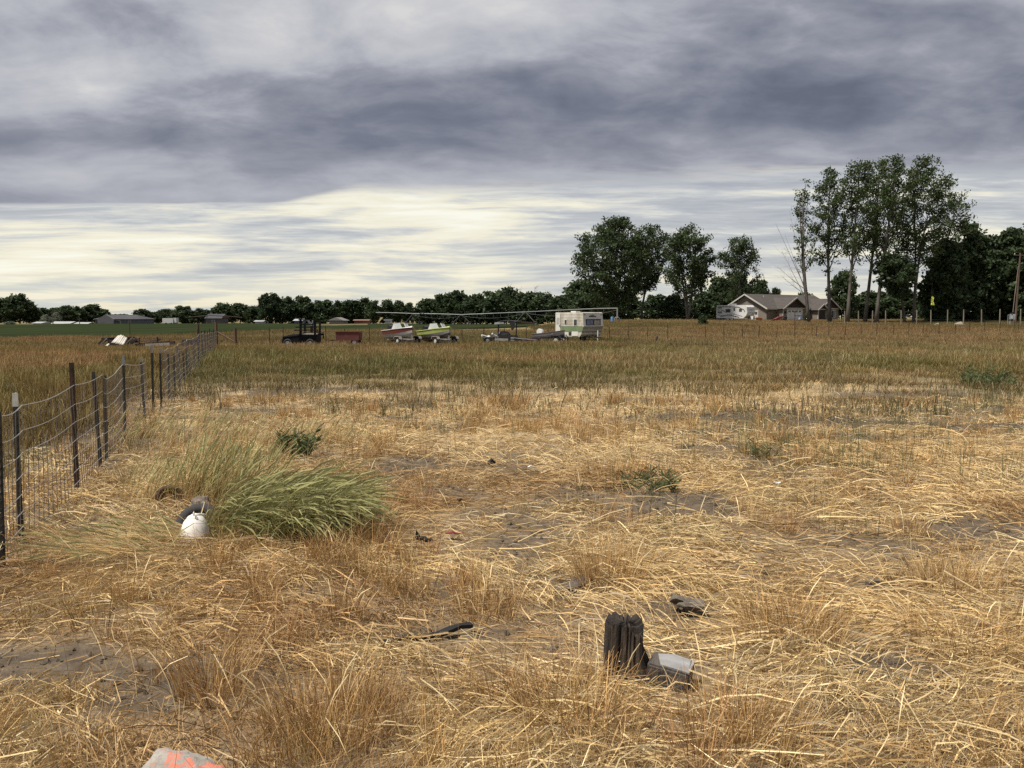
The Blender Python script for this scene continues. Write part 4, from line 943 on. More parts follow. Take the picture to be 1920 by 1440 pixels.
for c, s_ in (((wx, -1.24, wz + .72), (1.9, .08, .12)), ((wx, -1.24, wz - .72), (1.9, .08, .12)), ((wx - .9, -1.24, wz), (.1, .08, 1.44)), ((wx + .9, -1.24, wz), (.1, .08, 1.44)), ((wx - .3, -1.24, wz), (.06, .08, 1.4)), ((wx + .3, -1.24, wz), (.06, .08, 1.4))): w_.box(c, s_)
wo = w_.build('window', M_TRIM, Hs)
for k in (-.6, 0, .6): mb = MB(); mb.box((wx + k, -1.215, wz), (0.52, 0.03, 1.34)); mb.build('pane', mat('curtained_glass', (0.16, 0.18, 0.20), 0.2, (0.34, 0.35, 0.36), 1.4, 0.7, streak=(6, 1, .2), spec=.5) if k else M_GLASS, wo)
# side door and lights on the left gable wall (local x=0 plane, faces -x)
sdm = MB(); sdm.box((-.03, 2.3, 1.06), (.06, 1.0, 2.12)); so = sdm.build('side_door', mat('grey_white_door', (0.50, 0.49, 0.46), 0.6), Hs)
mb = MB(); mb.box((-.07, 2.3, 1.6), (.02, .55, .5)); mb.build('pane', M_GLASS, so)
mb = MB(); mb.box((gx - 2.75, yf - .1, 1.75), (.18, .2, .35)); mb.build('wall_lamp', M_DARK, Hs)
mb = MB(); mb.tube([(9.5, 2.4, 3.6), (9.5, 2.4, 4.4)], .08, 8); mb.tube([(3.5, 3.6, 4.2), (3.5, 3.6, 4.9)], .07, 8); mb.build('vent_pipe', M_TRIM, Hs)

# ------------------------------------------------------------------ far farm buildings on the left
def farm_house(name, label, cat, px0, px1, eave_y, ridge_y, dist, wall, roof, depth=9.0, gable=True, wins=(), rz=0.0):
    b = gat((px0 + px1) / 2, dist); w = (px1 - px0) * dist / F_PX; ev = at(px0, eave_y, dist).z - b.z; rg = at(px0, ridge_y, dist).z - b.z
    t = thing(name, label, cat, b, rz)
    mb = MB(); mb.box((0, depth / 2, ev / 2 - .3), (w, depth, ev + .6)); mb.build('wall', wall, t)
    o = .5; zo = ev + .02
    mb = MB(); mb.add([(-w / 2 - o, -o, zo), (w / 2 + o, -o, zo), (w / 2 + o, depth + o, zo), (-w / 2 - o, depth + o, zo), (-w / 2 + (depth * .35 if not gable else -o), depth / 2, rg), (w / 2 - (depth * .35 if not gable else -o), depth / 2, rg)],
        [(0, 1, 5, 4), (2, 3, 4, 5), (1, 2, 5), (3, 0, 4), (3, 2, 1, 0)]); mb.build('roof', roof, t)
    for (fx, fz, ww, hh) in wins:
        mb = MB(); mb.box((fx * w, -.05, fz * ev), (ww, .08, hh)); wv = mb.build('window', M_TRIM, t)
        mb = MB(); mb.box((fx * w, -.10, fz * ev), (ww * .8, .06, hh * .8)); mb.build('pane', M_GLASS, wv)
    return t
M_GREYW = mat('grey_house_wall', (0.12, 0.12, 0.128), 0.85, (0.09, 0.09, 0.095), 0.5, 0.6)
M_GREYR = mat('dark_grey_roof', (0.055, 0.056, 0.062), 0.9, (0.04, 0.04, 0.045), 0.6, 0.7)
M_TIN = mat('pale_tin_roof', (0.38, 0.39, 0.40), 0.5, (0.28, 0.29, 0.30), 0.5, 0.7, metal=.2)
M_WHITE = mat('white_paint', (0.52, 0.52, 0.51), 0.6, (0.55, 0.54, 0.52), 0.8, 0.6)
M_RED = mat('brick_red_wall', (0.26, 0.12, 0.085), 0.85, (0.18, 0.085, 0.06), 0.6, 0.7)
t = farm_house('grey_house', 'long grey house with dark roof beyond the green field, far left', 'house', 178, 262, 598.5, 590, 275, M_GREYW, M_GREYR, 11, False, [(-.18, .5, 1.2, 1.1), (.02, .45, 1.6, 1.3), (.27, .5, 1.0, 1.0)])
w = 84 * 275 / F_PX; mb = MB(); mb.prism([(-6.3, 0), (-.6, 0), (-.6, 1.9), (-3.4, 3.6), (-6.3, 1.9)], 1.4, 'Y', -.7); mb.build('front_gable', M_GREYW, t)
farm_house('low_barn', 'small pale-roofed barn partly behind the grey bush, far left', 'barn', 62, 76, 606, 603.2, 268, M_WHITE, M_TIN, 6)
farm_house('long_shed', 'long low shed with bright tin roof behind the far left pole', 'shed', 95, 129, 607, 602.8, 284, mat('shed_wall', (0.25, 0.22, 0.20), 0.8), M_TIN, 7)
farm_house('tin_shed', 'small tin-roofed shed between long shed and grey house', 'shed', 139, 161, 608, 604.2, 272, M_GREYW, M_TIN, 6)
farm_house('dark_house', 'dark gabled house among the far trees above the fence corner', 'house', 386, 414, 597, 588.5, 305, mat('dark_house_wall', (0.09, 0.09, 0.10), 0.8), M_GREYR, 8, True, [(0, .5, 1.2, 1.0)])
farm_house('gabled_cottage', 'small grey steep-gabled cottage in front of the domed trees', 'house', 640, 656, 601, 595, 285, mat('cottage_wall', (0.24, 0.22, 0.19), 0.8), mat('cottage_roof', (0.17, 0.16, 0.15), 0.9), 6, True, (), R(70))
farm_house('red_shed', 'low brick-red shed beyond the green field', 'shed', 664, 690, 601, 599, 290, M_RED, mat('red_roof', (0.22, 0.13, 0.10), 0.8), 5)
farm_house('pale_hut', 'small pale hut beyond the green field behind the red boat', 'shed', 722, 732, 601.5, 598.5, 280, M_WHITE, M_GREYR, 4)
farm_house('white_cabin', 'tiny white cabin behind the rack wagon in the far trees', 'shed', 478, 492, 603, 600.5, 292, M_WHITE, M_TIN, 4)
t = farm_house('tin_carport', 'tilted pale tin roof just left of the rack wagon top', 'carport', 552, 565, 601.5, 598, 262, M_GREYW, M_TIN, 5)
# white box trailer
b = gat(316, 262); t = thing('box_trailer', 'white box trailer parked beyond the green field', 'trailer', b); w = 20 * 262 / F_PX
mb = MB(); mb.box((-.3, 1.2, 1.35), (w, 2.4, 1.7)); mb.build('box', M_WHITE, t)
mb = MB(); mb.box((w / 2 + .25, 1.2, 1.5), (.9, 2.0, 1.6)); mb.build('nose', M_WHITE, t)
for sx in (-.9, .9): mb = MB(); mb.lathe([(.1, -.1), (.38, -.1), (.38, .1), (.1, .1)], 14, (sx, 0.1, .3), 'Y'); mb.build('wheel', mat('black_rubber', (0.018, 0.018, 0.018), 0.85, (0.04, 0.038, 0.035), 4, .6), t)
M_RUBBER = MATS['black_rubber']
M_POLE = mat('pole_wood', (0.085, 0.07, 0.058), 0.9, (0.05, 0.042, 0.036), 4, .7, streak=(1, 1, .15))
for px, top, dist, lab in [(99, 583, 262, 'dark utility pole standing by the grey bush, far left'), (149, 596, 262, 'short dark pole in front of the tin-roofed shed, far left')]:
    b = gat(px, dist); h = at(px, top, dist).z - b.z; t = thing('utility_pole', lab, 'pole', b)
    mb = MB(); mb.tube([(0, 0, -.3), (0, 0, h)], [.16, .11], 8); mb.build('shaft', M_POLE, t)
    mb = MB(); mb.box((0, 0, h - .5), (1.6, .1, .12)); mb.build('crossarm', M_POLE, t)
# power pole on the right with meter box
b = gat(1903.5, 112); h = at(1905, 474, 112).z - b.z
t = thing('utility_pole', 'tall brown power pole with conduit at the right edge', 'pole', b)
mb = MB(); mb.tube([(0, 0, -.3), (.1, 0, h / 2), (.2, 0, h)], [.17, .14, .11], 9); mb.build('shaft', mat('brown_pole', (0.12, 0.075, 0.055), .9, (.07, .05, .04), 4, .7, streak=(1, 1, .15)), t)
mb = MB(); mb.tube([(-.42, -.05, 1.9), (-.3, -.05, h * .4), (-.02, -.08, h * .82)], .055, 6); mb.build('conduit', M_WOOD_GREY, t)
mb = MB(); mb.box((.2, 0, h - .35), (1.8, .1, .13), (0, .05, 0)); mb.build('crossarm', MATS['brown_pole'], t)
for sx in (-.6, .9): mb = MB(); mb.lathe([(.02, 0), (.06, .02), (.07, .1), (.03, .2)], 8, (sx, 0, h - .26)); mb.build('insulator', M_TRIM, t)
b = gat(1897, 110); t = thing('meter_box', 'grey electric meter box on two posts in front of the power pole', 'meter box', b)
M_METAL = mat('grey_metal_box', (0.36, 0.39, 0.42), .5, (.27, .28, .30), 3, .6, metal=.3)
for sx in (-.22, .22): mb = MB(); mb.box((sx, 0, .75), (.09, .09, 1.9)); mb.build('post', M_METAL, t)
mb = MB(); mb.box((0, -.1, 1.25), (.72, .2, .62)); bo = mb.build('cabinet', M_METAL, t)
mb = MB(); mb.box((-.12, -.215, 1.25), (.26, .03, .42)); mb.build('door', mat('pale_panel', (.5, .53, .56), .5), bo)
mb = MB(); mb.box((.34, -.08, 1.55), (.2, .2, .2)); mb.build('meter', M_METAL, t)
mb = MB(); mb.beam((-.55, 0, .3), (-.55, 0, 1.6), .05); mb.beam((-.55, 0, 1.6), (0, 0, 1.6), .05); mb.build('frame_pipe', M_METAL, t)
# yellow sheet hanging in the tree
b = at(1748, 572, 111.5); t = thing('yellow_sheet', 'bright yellow-green sheet hanging in the dark tree', 'sheet', b)
vs = []; fs = []
for i in range(6):
    for j in range(4): vs.append((-.18 + j * .13 * (1.2 - .1 * i) + .05 * math.sin(i * 1.7), .08 * math.sin(i * 1.3 + j * 1.9), i * .24))
for i in range(5):
    for j in range(3): fs.append((i * 4 + j, i * 4 + j + 1, (i + 1) * 4 + j + 1, (i + 1) * 4 + j))
mb = MB(); mb.add(vs, fs); o_ = mb.build('cloth', mat('yellow_green_plastic', (.52, .55, .10), .5, (.38, .42, .08), 4, .6), t); sm = o_.modifiers.new('thick', 'SOLIDIFY'); sm.thickness = .02
mb = MB(); mb.tube([(0, 0, 1.2), (-.15, 0, 1.9), (-.1, .1, 3.2)], .012, 4); mb.build('cord', M_DARK, t)
for px, py, s_, lab in [(1757, 597, .5, 'pale boulder by a wooden post under the dark trees'), (1800, 596, .75, 'low tan boulder pile between two wooden posts')]:
    b = gat(px, 109); mb = MB(); mb.lathe([(.05, -.1), (.8 * s_, 0), (.75 * s_, .35 * s_), (.4 * s_, .7 * s_), (.05, .78 * s_)], 11)
    mb.v = [(v[0] * 1.3 + .1 * math.sin(v[1] * 9), v[1], v[2] + .06 * math.sin(v[0] * 11)) for v in mb.v]
    o_ = mb.build('boulder', mat('pale_stone', (.26, .235, .19), .9, (.18, .16, .12), 3, .7), None, False, b); tag(o_, lab, 'boulder')

# ------------------------------------------------------------------ white travel trailer beside the house
b = gat(1377, 139); t = thing('travel_trailer', 'white travel trailer with dark swoosh stripes parked beside the tan house', 'travel trailer', b + Vector((0, 0, .1)), R(-50))
M_RV = mat('white_fibreglass', (.58, .58, .575), .4, (.48, .48, .475), 1, .5, spec=.5); M_SWOOSH = mat('charcoal_stripe', (.05, .05, .07), .5); M_SW2 = mat('grey_stripe', (.28, .28, .33), .5)
L_, Wd_, z0, z1 = 6.0, 2.4, .45, 2.75
prof = [(-L_ / 2, z0), (L_ / 2 - .4, z0), (L_ / 2 + .15, z0 + .45), (L_ / 2 + .38, z0 + 1.0), (L_ / 2 + .25, z1 - .35), (L_ / 2 - .1, z1), (-L_ / 2, z1)]
mb = MB(); mb.prism(prof, Wd_, 'Y', 0); mb.build('body', M_RV, t)
ys_ = -Wd_ / 2 - .012
def side(x, z, w, h, m, nm, d_=.03): mb = MB(); mb.box((x, ys_, z), (w, d_, h)); return mb.build(nm, m, t)
for x, z, w, h in [(-2.3, 2.35, .9, .35), (-2.3, 1.5, .9, .35), (-.55, 1.75, 1.0, .6), (.75, 2.0, .35, .55), (2.0, 1.85, .6, .5)]: side(x, z, w, h, M_GLASS, 'window')
side(-.55, 1.1, .75, 1.3, mat('rv_door', (.6, .6, .6), .5), 'door', .02)
for pts, m in (([(-3, 2.5), (-1.2, 2.5), (1.6, 2.4), (2.7, 1.9), (2.9, 1.55)], M_SWOOSH), ([(-2.9, 1.95), (-1.8, 1.9), (-1.2, 1.55)], M_SWOOSH), ([(-2.8, 1.05), (-1.6, .9), (.5, 1.25), (2.4, .8)], M_SW2), ([(-2.2, .75), (-.3, 1.0), (1.8, .62)], M_SWOOSH)):
    mb = MB()
    for a, c in zip(pts[:-1], pts[1:]): mb.beam((a[0], ys_ - .01, a[1]), (c[0], ys_ - .01, c[1]), .02, .11)
    mb.build('stripe', m, t)
mb = MB()
for k in range(9): mb.box((L_ / 2 + .345, -.62 + k * .15, z0 + 1.52 + .02 * (k % 2)), (.03, .10, .16 + .04 * (k % 3 == 0)), (0, -.09, 0))
mb.build('lettering', M_SW2, t)
mb = MB(); mb.box((L_ / 2 + .3, 0, z0 + .95), (.22, 1.6, .05), (0, .2, 0)); mb.build('nose_line', M_SW2, t)
mb = MB(); mb.box((-.4, 0, z1 + .15), (1.0, .8, .3)); mb.build('roof_unit', M_RV, t)
mb = MB(); mb.box((L_ / 2 + .75, -.05, .55), (.5, .55, .6)); mb.build('propane_cover', M_RV, t)
mb = MB(); mb.beam((L_ / 2, .5, .4), (L_ / 2 + 1.3, 0, .42), .1); mb.beam((L_ / 2, -.5, .4), (L_ / 2 + 1.3, 0, .42), .1); mb.build('tongue', M_SWOOSH, t)
for x in (-.6, .25):
    wv = MB(); wv.ring(.28, .09, 18, 8, (x, -1.05, .26), 'Y'); w_ = wv.build('wheel', M_RUBBER, t, True); mb = MB(); mb.lathe([(.02, -.03), (.2, -.05), (.2, .05), (.02, .03)], 12, (x, -1.07, .26), 'Y'); mb.build('rim', M_RV, w_)
# yard clutter
M_ORANGE = mat('orange_paint', (.45, .12, .03), .5, (.3, .08, .02), 4, .6); M_REDP = mat('faded_red_paint', (.16, .035, .028), .7, (.10, .03, .025), 4, .7)
b = gat(1423, 131); t = thing('wheelbarrow', 'orange wheelbarrow by the side door of the tan house', 'wheelbarrow', b, R(20))
mb = MB(); mb.prism([(-.45, .75), (.5, .62), (.35, .32), (-.25, .32)], .6, 'Y'); mb.build('tray', M_ORANGE, t)
for sy in (-.25, .25): mb = MB(); mb.beam((-1.0, sy, .62), (.6, sy * .4, .25), .045); mb.build('handle', M_WOOD_GREY, t)
mb = MB(); mb.ring(.14, .05, 14, 6, (.62, 0, .2), 'Y'); mb.build('wheel', M_RUBBER, t)
b = gat(1459, 130); t = thing('farm_implement', 'faded red farm implement left of the garage door', 'farm implement', b, R(10))
mb = MB(); mb.beam((-1.0, 0, .35), (1.0, 0, .55), .16); mb.beam((-.9, .5, .3), (.9, .5, .8), .14); mb.beam((-.3, -.1, .3), (.2, .6, .85), .12); mb.build('frame', M_REDP, t)
mb = MB(); mb.prism([(-.7, .45), (.75, .65), (.9, 1.0), (.1, .85)], .7, 'Y', .25); mb.build('hood', M_REDP, t)
for sx in (-.8, .7): mb = MB(); mb.ring(.2, .07, 16, 6, (sx, -.1, .26), 'Y'); mb.build('wheel', M_RUBBER, t)
b = gat(1472, 130.5); t = thing('bin', 'dark bin standing against the garage door', 'bin', b)
mb = MB(); mb.lathe([(.26, 0), (.32, .85), (.34, .86)], 12); mb.build('tub', M_DARK, t); mb = MB(); mb.lathe([(.35, .86), (.36, .93), (.1, 1.0)], 12); mb.build('lid', M_DARK, t)
b = gat(1490, 127); t = thing('gate_frame', 'dark pipe frame standing before the garage door', 'frame', b)
for sx in (0, 2.4): mb = MB(); mb.tube([(sx, 0, -.2), (sx, 0, 1.9 if sx == 0 else 1.6)], .06, 6); mb.build('post', M_POST_RUST, t)
mb = MB(); mb.tube([(0, 0, 1.15), (2.4, 0, 1.1)], .04, 6); mb.build('rail', M_POST_RUST, t)
b = gat(1500, 132); t = thing('covered_mower', 'dark blue covered mower before the right half of the garage door', 'mower', b)
mb = MB(); mb.lathe([(.05, 0), (.55, .02), (.6, .4), (.35, .75), (.05, .9)], 10); mb.build('cover', mat('blue_tarp', (.05, .06, .10), .5, (.03, .035, .06), 4, .6), t)
b = gat(1148, 124); t = thing('barrel', 'blue barrel at the foot of the irrigation pivot', 'barrel', b)
mb = MB(); mb.lathe([(.2, 0), (.24, .05), (.25, .33), (.25, .62), (.24, .9), (.2, .97)], 14); mb.build('drum', mat('blue_plastic', (.10, .22, .36), .45, (.08, .17, .28), 3, .5), t); mb = MB(); mb.lathe([(.255, .33), (.268, .35), (.255, .37)], 14); mb.lathe([(.255, .62), (.268, .64), (.255, .66)], 14); mb.build('hoop', MATS['blue_plastic'], t)

# ------------------------------------------------------------------ centre-pivot irrigation line
M_GALV = mat('galvanised_pipe', (.30, .31, .32), .5, (.22, .225, .23), 1.0, .6, metal=.4); M_GALVD = mat('weathered_steel', (.16, .17, .18), .6, (.10, .09, .085), 2, .7, metal=.3)
piv = gat(1157, 126); T_ = thing('irrigation_pivot', 'long raised irrigation pipe on wheeled A-frame towers across the field', 'irrigation system', piv)
nodes = [(1157, 578, 126), (1072, 580.5, 156), (985, 585, 190), (925, 587.5, 212), (865, 590, 219), (820, 588.5, 225), (775, 588, 230), (740, 586.5, 235), (705, 586, 240)]
pp = [at(*q) - piv for q in nodes]
mb = MB(); mb.tube([pp[0], (pp[0] * 2 + pp[1]) / 3 + Vector((0, 0, .05)), pp[1], pp[2]], .085, 8); mb.build('pipe_span', M_GALV, T_)
for a in (2, 4, 6): mb = MB(); mb.tube([pp[a] + Vector((0, 0, .002)), pp[a + 1], pp[a + 2]], .11, 8); mb.build('pipe_span', M_GALV, T_)
for k, a in enumerate((0, 2, 4)):                       # truss under each span
    p0, p1 = pp[a], pp[a + 2]; mb = MB(); low = []
    for i in range(1, 8):
        u = i / 8; q = p0.lerp(pp[a + 1], u * 2) if u < .5 else pp[a + 1].lerp(p1, u * 2 - 1); lw = q - Vector((0, 0, 1.3 * math.sin(math.pi * u) ** .6)); mb.tube([q, lw], .028, 4); low.append(lw)
    mb.tube([p0 - Vector((0, 0, .3))] + low + [p1 - Vector((0, 0, .3))], .028, 4); mb.build('truss', M_GALVD, T_)
mb = MB(); mb.tube([pp[0] + Vector((.05, 0, .1)), pp[0] + Vector((.05, 0, -1.5))], .11, 8); mb.build('riser', M_GALV, T_)
base_top = pp[0] + Vector((0, 0, -1.4)); mb = MB()
for dx, dy in ((-.9, -.9), (.9, -.9), (-.9, .9), (.9, .9)): mb.beam(base_top + Vector((dx * .25, dy * .25, 0)), Vector((pp[0].x + dx * .8, pp[0].y + dy * .8, -.1)), .07)
mb.build('pivot_stand', M_GALVD, T_)
mb = MB(); mb.box(base_top + Vector((0, -.2, -.05)), (.5, .3, .14)); mb.build('control_box', M_METAL, T_)
for a in (2, 4, 6):
    p = pp[a]; dr = (pp[min(a + 1, 8)] - pp[a - 1]).normalized(); fwd = Vector((1, -.35, 0)).normalized()
    gl = G(p.x + piv.x, p.y + piv.y) - piv.z; sp_ = 2.6
    for s_ in (-1, 1):
        ft = Vector((p.x, p.y, gl + .75)) + fwd * sp_ * s_; mb = MB(); mb.beam(p + Vector((0, 0, .1)), ft, .12); mb.build('tower_leg', M_GALVD, T_)
        wv = MB(); wv.ring(.42, .17, 18, 8, (0, 0, 0), 'Y'); w_ = wv.build('wheel', M_RUBBER, T_, True, ft - Vector((0, 0, .15))); w_.rotation_euler = (0, 0, -.34)
        mb = MB(); mb.lathe([(.03, -.06), (.3, -.08), (.3, .08), (.03, .06)], 12, axis='Y'); mb.build('hub', M_GALVD, w_)
    mb = MB(); mb.beam(Vector((p.x, p.y, gl + .7)) - fwd * sp_, Vector((p.x, p.y, gl + .7)) + fwd * sp_, .14); mb.build('axle_beam', M_POST_RUST, T_)
# part of another irrigation tower far left, above the fence corner
b = gat(395, 258); t = thing('irrigation_tower', 'distant brown irrigation towers beyond the green field near the fence corner', 'irrigation system', b)
mb = MB(); mb.tube([(-7, 0, 2.5), (0, 0, 3.1), (6, 0, 2.8), (10.5, 0, 2.4)], .12, 6); mb.build('pipe_span', M_POST_RUST, t)
for x in (-1.2, 4.2): mb = MB(); mb.beam((x, 0, 3.0), (x - 1.2, 0, 0), .1); mb.beam((x, 0, 3.0), (x + 1.3, 0, 0), .1); mb.build('tower_leg', M_POST_RUST, t)
# ------------------------------------------------------------------ old camper trailer
def wheel(parent, c, r, w=.16, rimm=None, axis='Y'):
    mb = MB(); mb.ring(r - w * .42, w * .5, 20, 8, (0, 0, 0), axis); w_ = mb.build('wheel', M_RUBBER, parent, True, c)
    mb = MB(); mb.lathe([(.02, -.05), (r * .3, -.06), (r * .58, -.03), (r * .6, 0), (r * .58, .03), (r * .3, .06), (.02, .05)], 14, axis=axis); mb.build('rim', rimm or M_METAL, w_); return w_
cb = gat(1085, 62)
M_CW = mat('dirty_white_aluminium', (.56, .54, .48), .55, (.36, .32, .25), 1.6, .8, streak=(1, 1, .6)); M_CF = mat('white_aluminium', (.66, .65, .62), .5, (.52, .50, .46), 1.4, .6, streak=(1, 1, .5))
M_CG = mat('pale_green_band', (.155, .215, .11), .6, (.12, .16, .09), 2, .7); M_CD = mat('dark_green_band', (.040, .105, .055), .55, (.04, .08, .05), 2, .7); M_CGY = mat('grey_tan_band', (.27, .25, .225), .6, (.2, .185, .165), 2, .7)
C_ = thing('camper_trailer', 'old white camper trailer with green lower bands, biggest vehicle in the pasture', 'camper', cb, R(-49))
# local: x along length (+x = front, near end facing right), side facing the viewer is -y
Lc, Wc, zb, zt = 3.0, 2.25, .52, 2.42
prof = [(-Lc / 2, zb), (Lc / 2 - .30, zb), (Lc / 2 - .12, .72), (Lc / 2 + .02, 1.12), (Lc / 2 + .10, 1.30), (Lc / 2 + .02, zt - .04), (Lc / 2 - .05, zt), (-Lc / 2 + .05, zt), (-Lc / 2, zt - .06)]
mb = MB(); mb.prism(prof, Wc, 'Y', 0); mb.build('body', M_CW, C_)
ys_ = -Wc / 2
def sd(x0, x1, za, zb_, m, nm, proud=.015, par=None): mb = MB(); mb.box(((x0 + x1) / 2, ys_ - proud / 2 - .001, (za + zb_) / 2), (x1 - x0, proud, zb_ - za)); return mb.build(nm, m, par or C_)
sd(-.85, 1.56, 1.06, 1.32, M_CG, 'side_band', .012); sd(-.85, 1.5, .90, 1.06, M_CG, 'side_band', .016)
for k in range(9):                                               # horizontal siding ribs
    z = 1.36 + k * .115; mb = MB(); mb.box((0.02, ys_ - .006, z), (Lc - .06, .012, .018)); mb.build('siding_rib', M_CW, C_)
dr = sd(-1.38, -.92, .75, 2.26, mat('pale_door', (.60, .60, .56), .5, (.45, .44, .4), 2, .6), 'door', .04); sd(-1.30, -1.0, 1.5, 2.0, mat('door_screen', (.4, .4, .38), .5), 'screen', .05, dr)
mb = MB(); mb.box((-.95, ys_ - .05, 1.35), (.06, .06, .12)); mb.build('door_handle', M_DARK, C_)
wn_ = sd(-.45, -.18, 1.48, 1.86, M_CF, 'window', .03); sd(-.42, -.21, 1.51, 1.83, M_GLASS, 'pane', .04, wn_)
wn_ = sd(.55, .98, 1.36, 1.90, M_CF, 'window', .03); sd(.60, .93, 1.40, 1.86, M_GLASS, 'pane', .04, wn_)
sd(.02, .30, .62, .86, M_DARK, 'hatch_shade_panel', .02); sd(.38, 1.05, .58, .92, M_CF, 'hatch_cover', .03)  # dark panel on the siding is painted shade of an open hatch
sd(-.80, -.30, .52, .78, M_CF, 'wheel_arch', .03); sd(-.70, -.40, .44, .70, M_DARK, 'wheel_arch_shade', .04)  # dark panel over the arch is painted shade, no hollow behind it
wheel(C_, (-.55, ys_ + .06, .36), .34); wheel(C_, (-.55, -ys_ - .06, .36), .34)
# front face details (slanted end at +x)
def fr(y0, y1, za, zb_, m, nm, proud=.03, par=None, xo=None):
    def xe(z): return float(np.interp(z, [zb, .72, 1.12, 1.30, zt - .04], [Lc / 2 - .30, Lc / 2 - .12, Lc / 2 + .02, Lc / 2 + .10, Lc / 2 + .02]))
    mb = MB(); xa, xb = xe(za), xe(zb_)
    mb.add([(xa - .02, y0, za), (xa + proud, y0, za), (xb + proud, y0, zb_), (xb - .02, y0, zb_), (xa - .02, y1, za), (xa + proud, y1, za), (xb + proud, y1, zb_), (xb - .02, y1, zb_)],
           [(0, 1, 2, 3), (7, 6, 5, 4), (0, 4, 5, 1), (1, 5, 6, 2), (2, 6, 7, 3), (3, 7, 4, 0)]); return mb.build(nm, m, par or C_)
hw = Wc / 2 - .004
for k in range(7): fr(-hw, hw, 1.91 + .072 * k, 1.955 + .072 * k, M_CF, 'front_panel', .012 + .004 * (k % 2))
fr(-hw, hw, 1.34, 1.385, M_CF, 'window_sill', .06)
for k in range(5): fr(-hw, -.85, 1.40 + .1 * k, 1.47 + .1 * k, M_CF, 'front_panel', .015); fr(.85, hw, 1.40 + .1 * k, 1.47 + .1 * k, M_CF, 'front_panel', .015)
fw = fr(-.84, .84, 1.40, 1.86, M_DARK, 'front_window', .012); fr(-.76, -.04, 1.44, 1.83, mat('blue_grey_pane', (.07, .08, .12), .15, (.16, .18, .24), 3, .7, spec=.6), 'pane', .03, fw); fr(.10, .74, 1.43, 1.80, mat('tan_curtain_pane', (.36, .32, .28), .4, (.2, .17, .14), 3, .7), 'pane', .03, fw)
fr(-.86, .86, 1.86, 1.89, M_GLASS, 'window_hood', .08)
fr(-hw, hw, 1.12, 1.335, M_CGY, 'front_band', .014); fr(-hw, hw, .92, 1.11, mat('light_grey_band', (.36, .34, .31), .6, (.28, .26, .24), 2, .6), 'front_band', .014); fr(-hw, hw, .56, .91, M_CD, 'front_band', .014)
mb = MB()
for k in range(3): mb.box((Lc / 2 + .06, -.24 + k * .16, 2.20), (.03, .11, .07))
for k in range(7): mb.box((Lc / 2 + .065, -.40 + k * .115, 2.10), (.02, .07, .07 + .03 * (k in (0, 6))))
mb.box((Lc / 2 + .065, -.05, 2.055), (.02, .72, .018)); mb.build('lettering', M_DARK, C_)
for y_ in (-.95, .95): mb = MB(); mb.box((Lc / 2 + .06, y_, 2.24), (.05, .12, .05)); mb.build('marker_lamp', M_DARK, C_)
mb = MB(); mb.box((-.35, 0, zt + .05), (.55, .5, .1)); mb.build('roof_vent', M_CF, C_)
mb = MB(); mb.beam((Lc / 2 - .3, .6, .5), (Lc / 2 + .9, 0, .46), .09); mb.beam((Lc / 2 - .3, -.6, .5), (Lc / 2 + .9, 0, .46), .09); mb.build('tongue', M_DARK, C_)
mb = MB(); mb.tube([(Lc / 2 + .45, .15, .05), (Lc / 2 + .45, .15, 1.0)], .045, 8); mb.box((Lc / 2 + .45, .15, .06), (.25, .25, .06)); mb.build('jack', M_CF, C_)
# ------------------------------------------------------------------ boats
def hull_pts(L, B, H, rise, keel_rise, n=14, flare=.80, chine=.42, blunt=2.3):
    """stations from stern (s=0) to bow: returns keel, chine, mid, sheer points (right side y<0)"""
    K, Cn, Md, Sh = [], [], [], []
    for i in range(n + 1):
        s_ = i / n; hb = B / 2 * (1 - max(0, (s_ - .35) / .65) ** blunt) * (.92 + .08 * min(1, s_ * 3)); hb = max(hb, .02); x = (s_ - .5) * L
        zk = keel_rise * max(0, (s_ - .5) / .5) ** 2.2; zs = H + rise * s_ ** 1.7
        K.append((x, 0, zk)); zc_ = zk + (zs - zk) * chine * (1 - .15 * s_); Cn.append((x, hb * flare, zc_)); Md.append((x, hb * .95, zc_ + (zs - zc_) * .42)); Sh.append((x + .0, hb, zs))
    return K, Cn, Md, Sh
def strip2(a, b, both=True):
    mb = MB(); n_ = len(a)
    for sg in ((-1, 1) if both else (1,)):
        vs = [(p[0], p[1] * sg, p[2]) for p in a] + [(p[0], p[1] * sg, p[2]) for p in b]; mb.add(vs, [(i, i + 1, n_ + i + 1, n_ + i) for i in range(n_ - 1)])
    return mb
def outboard(parent, loc, m, s=1.0, tilt=.5):
    mb = MB(); mb.prism([(-.22, .30), (.16, .28), (.2, .52), (.08, .66), (-.16, .66), (-.26, .5)], .34, 'Y'); mb.v = [(v[0] * s, v[1] * s, v[2] * s) for v in mb.v]
    o_ = mb.build('outboard_motor', m, parent, False, loc); o_.rotation_euler = (0, tilt, 0)
    mb = MB(); mb.box((0, 0, 0), (.16 * s, .12 * s, .7 * s)); mb.box((-.05 * s, 0, -.42 * s), (.3 * s, .08 * s, .16 * s)); mb.build('motor_leg', m, o_); return o_
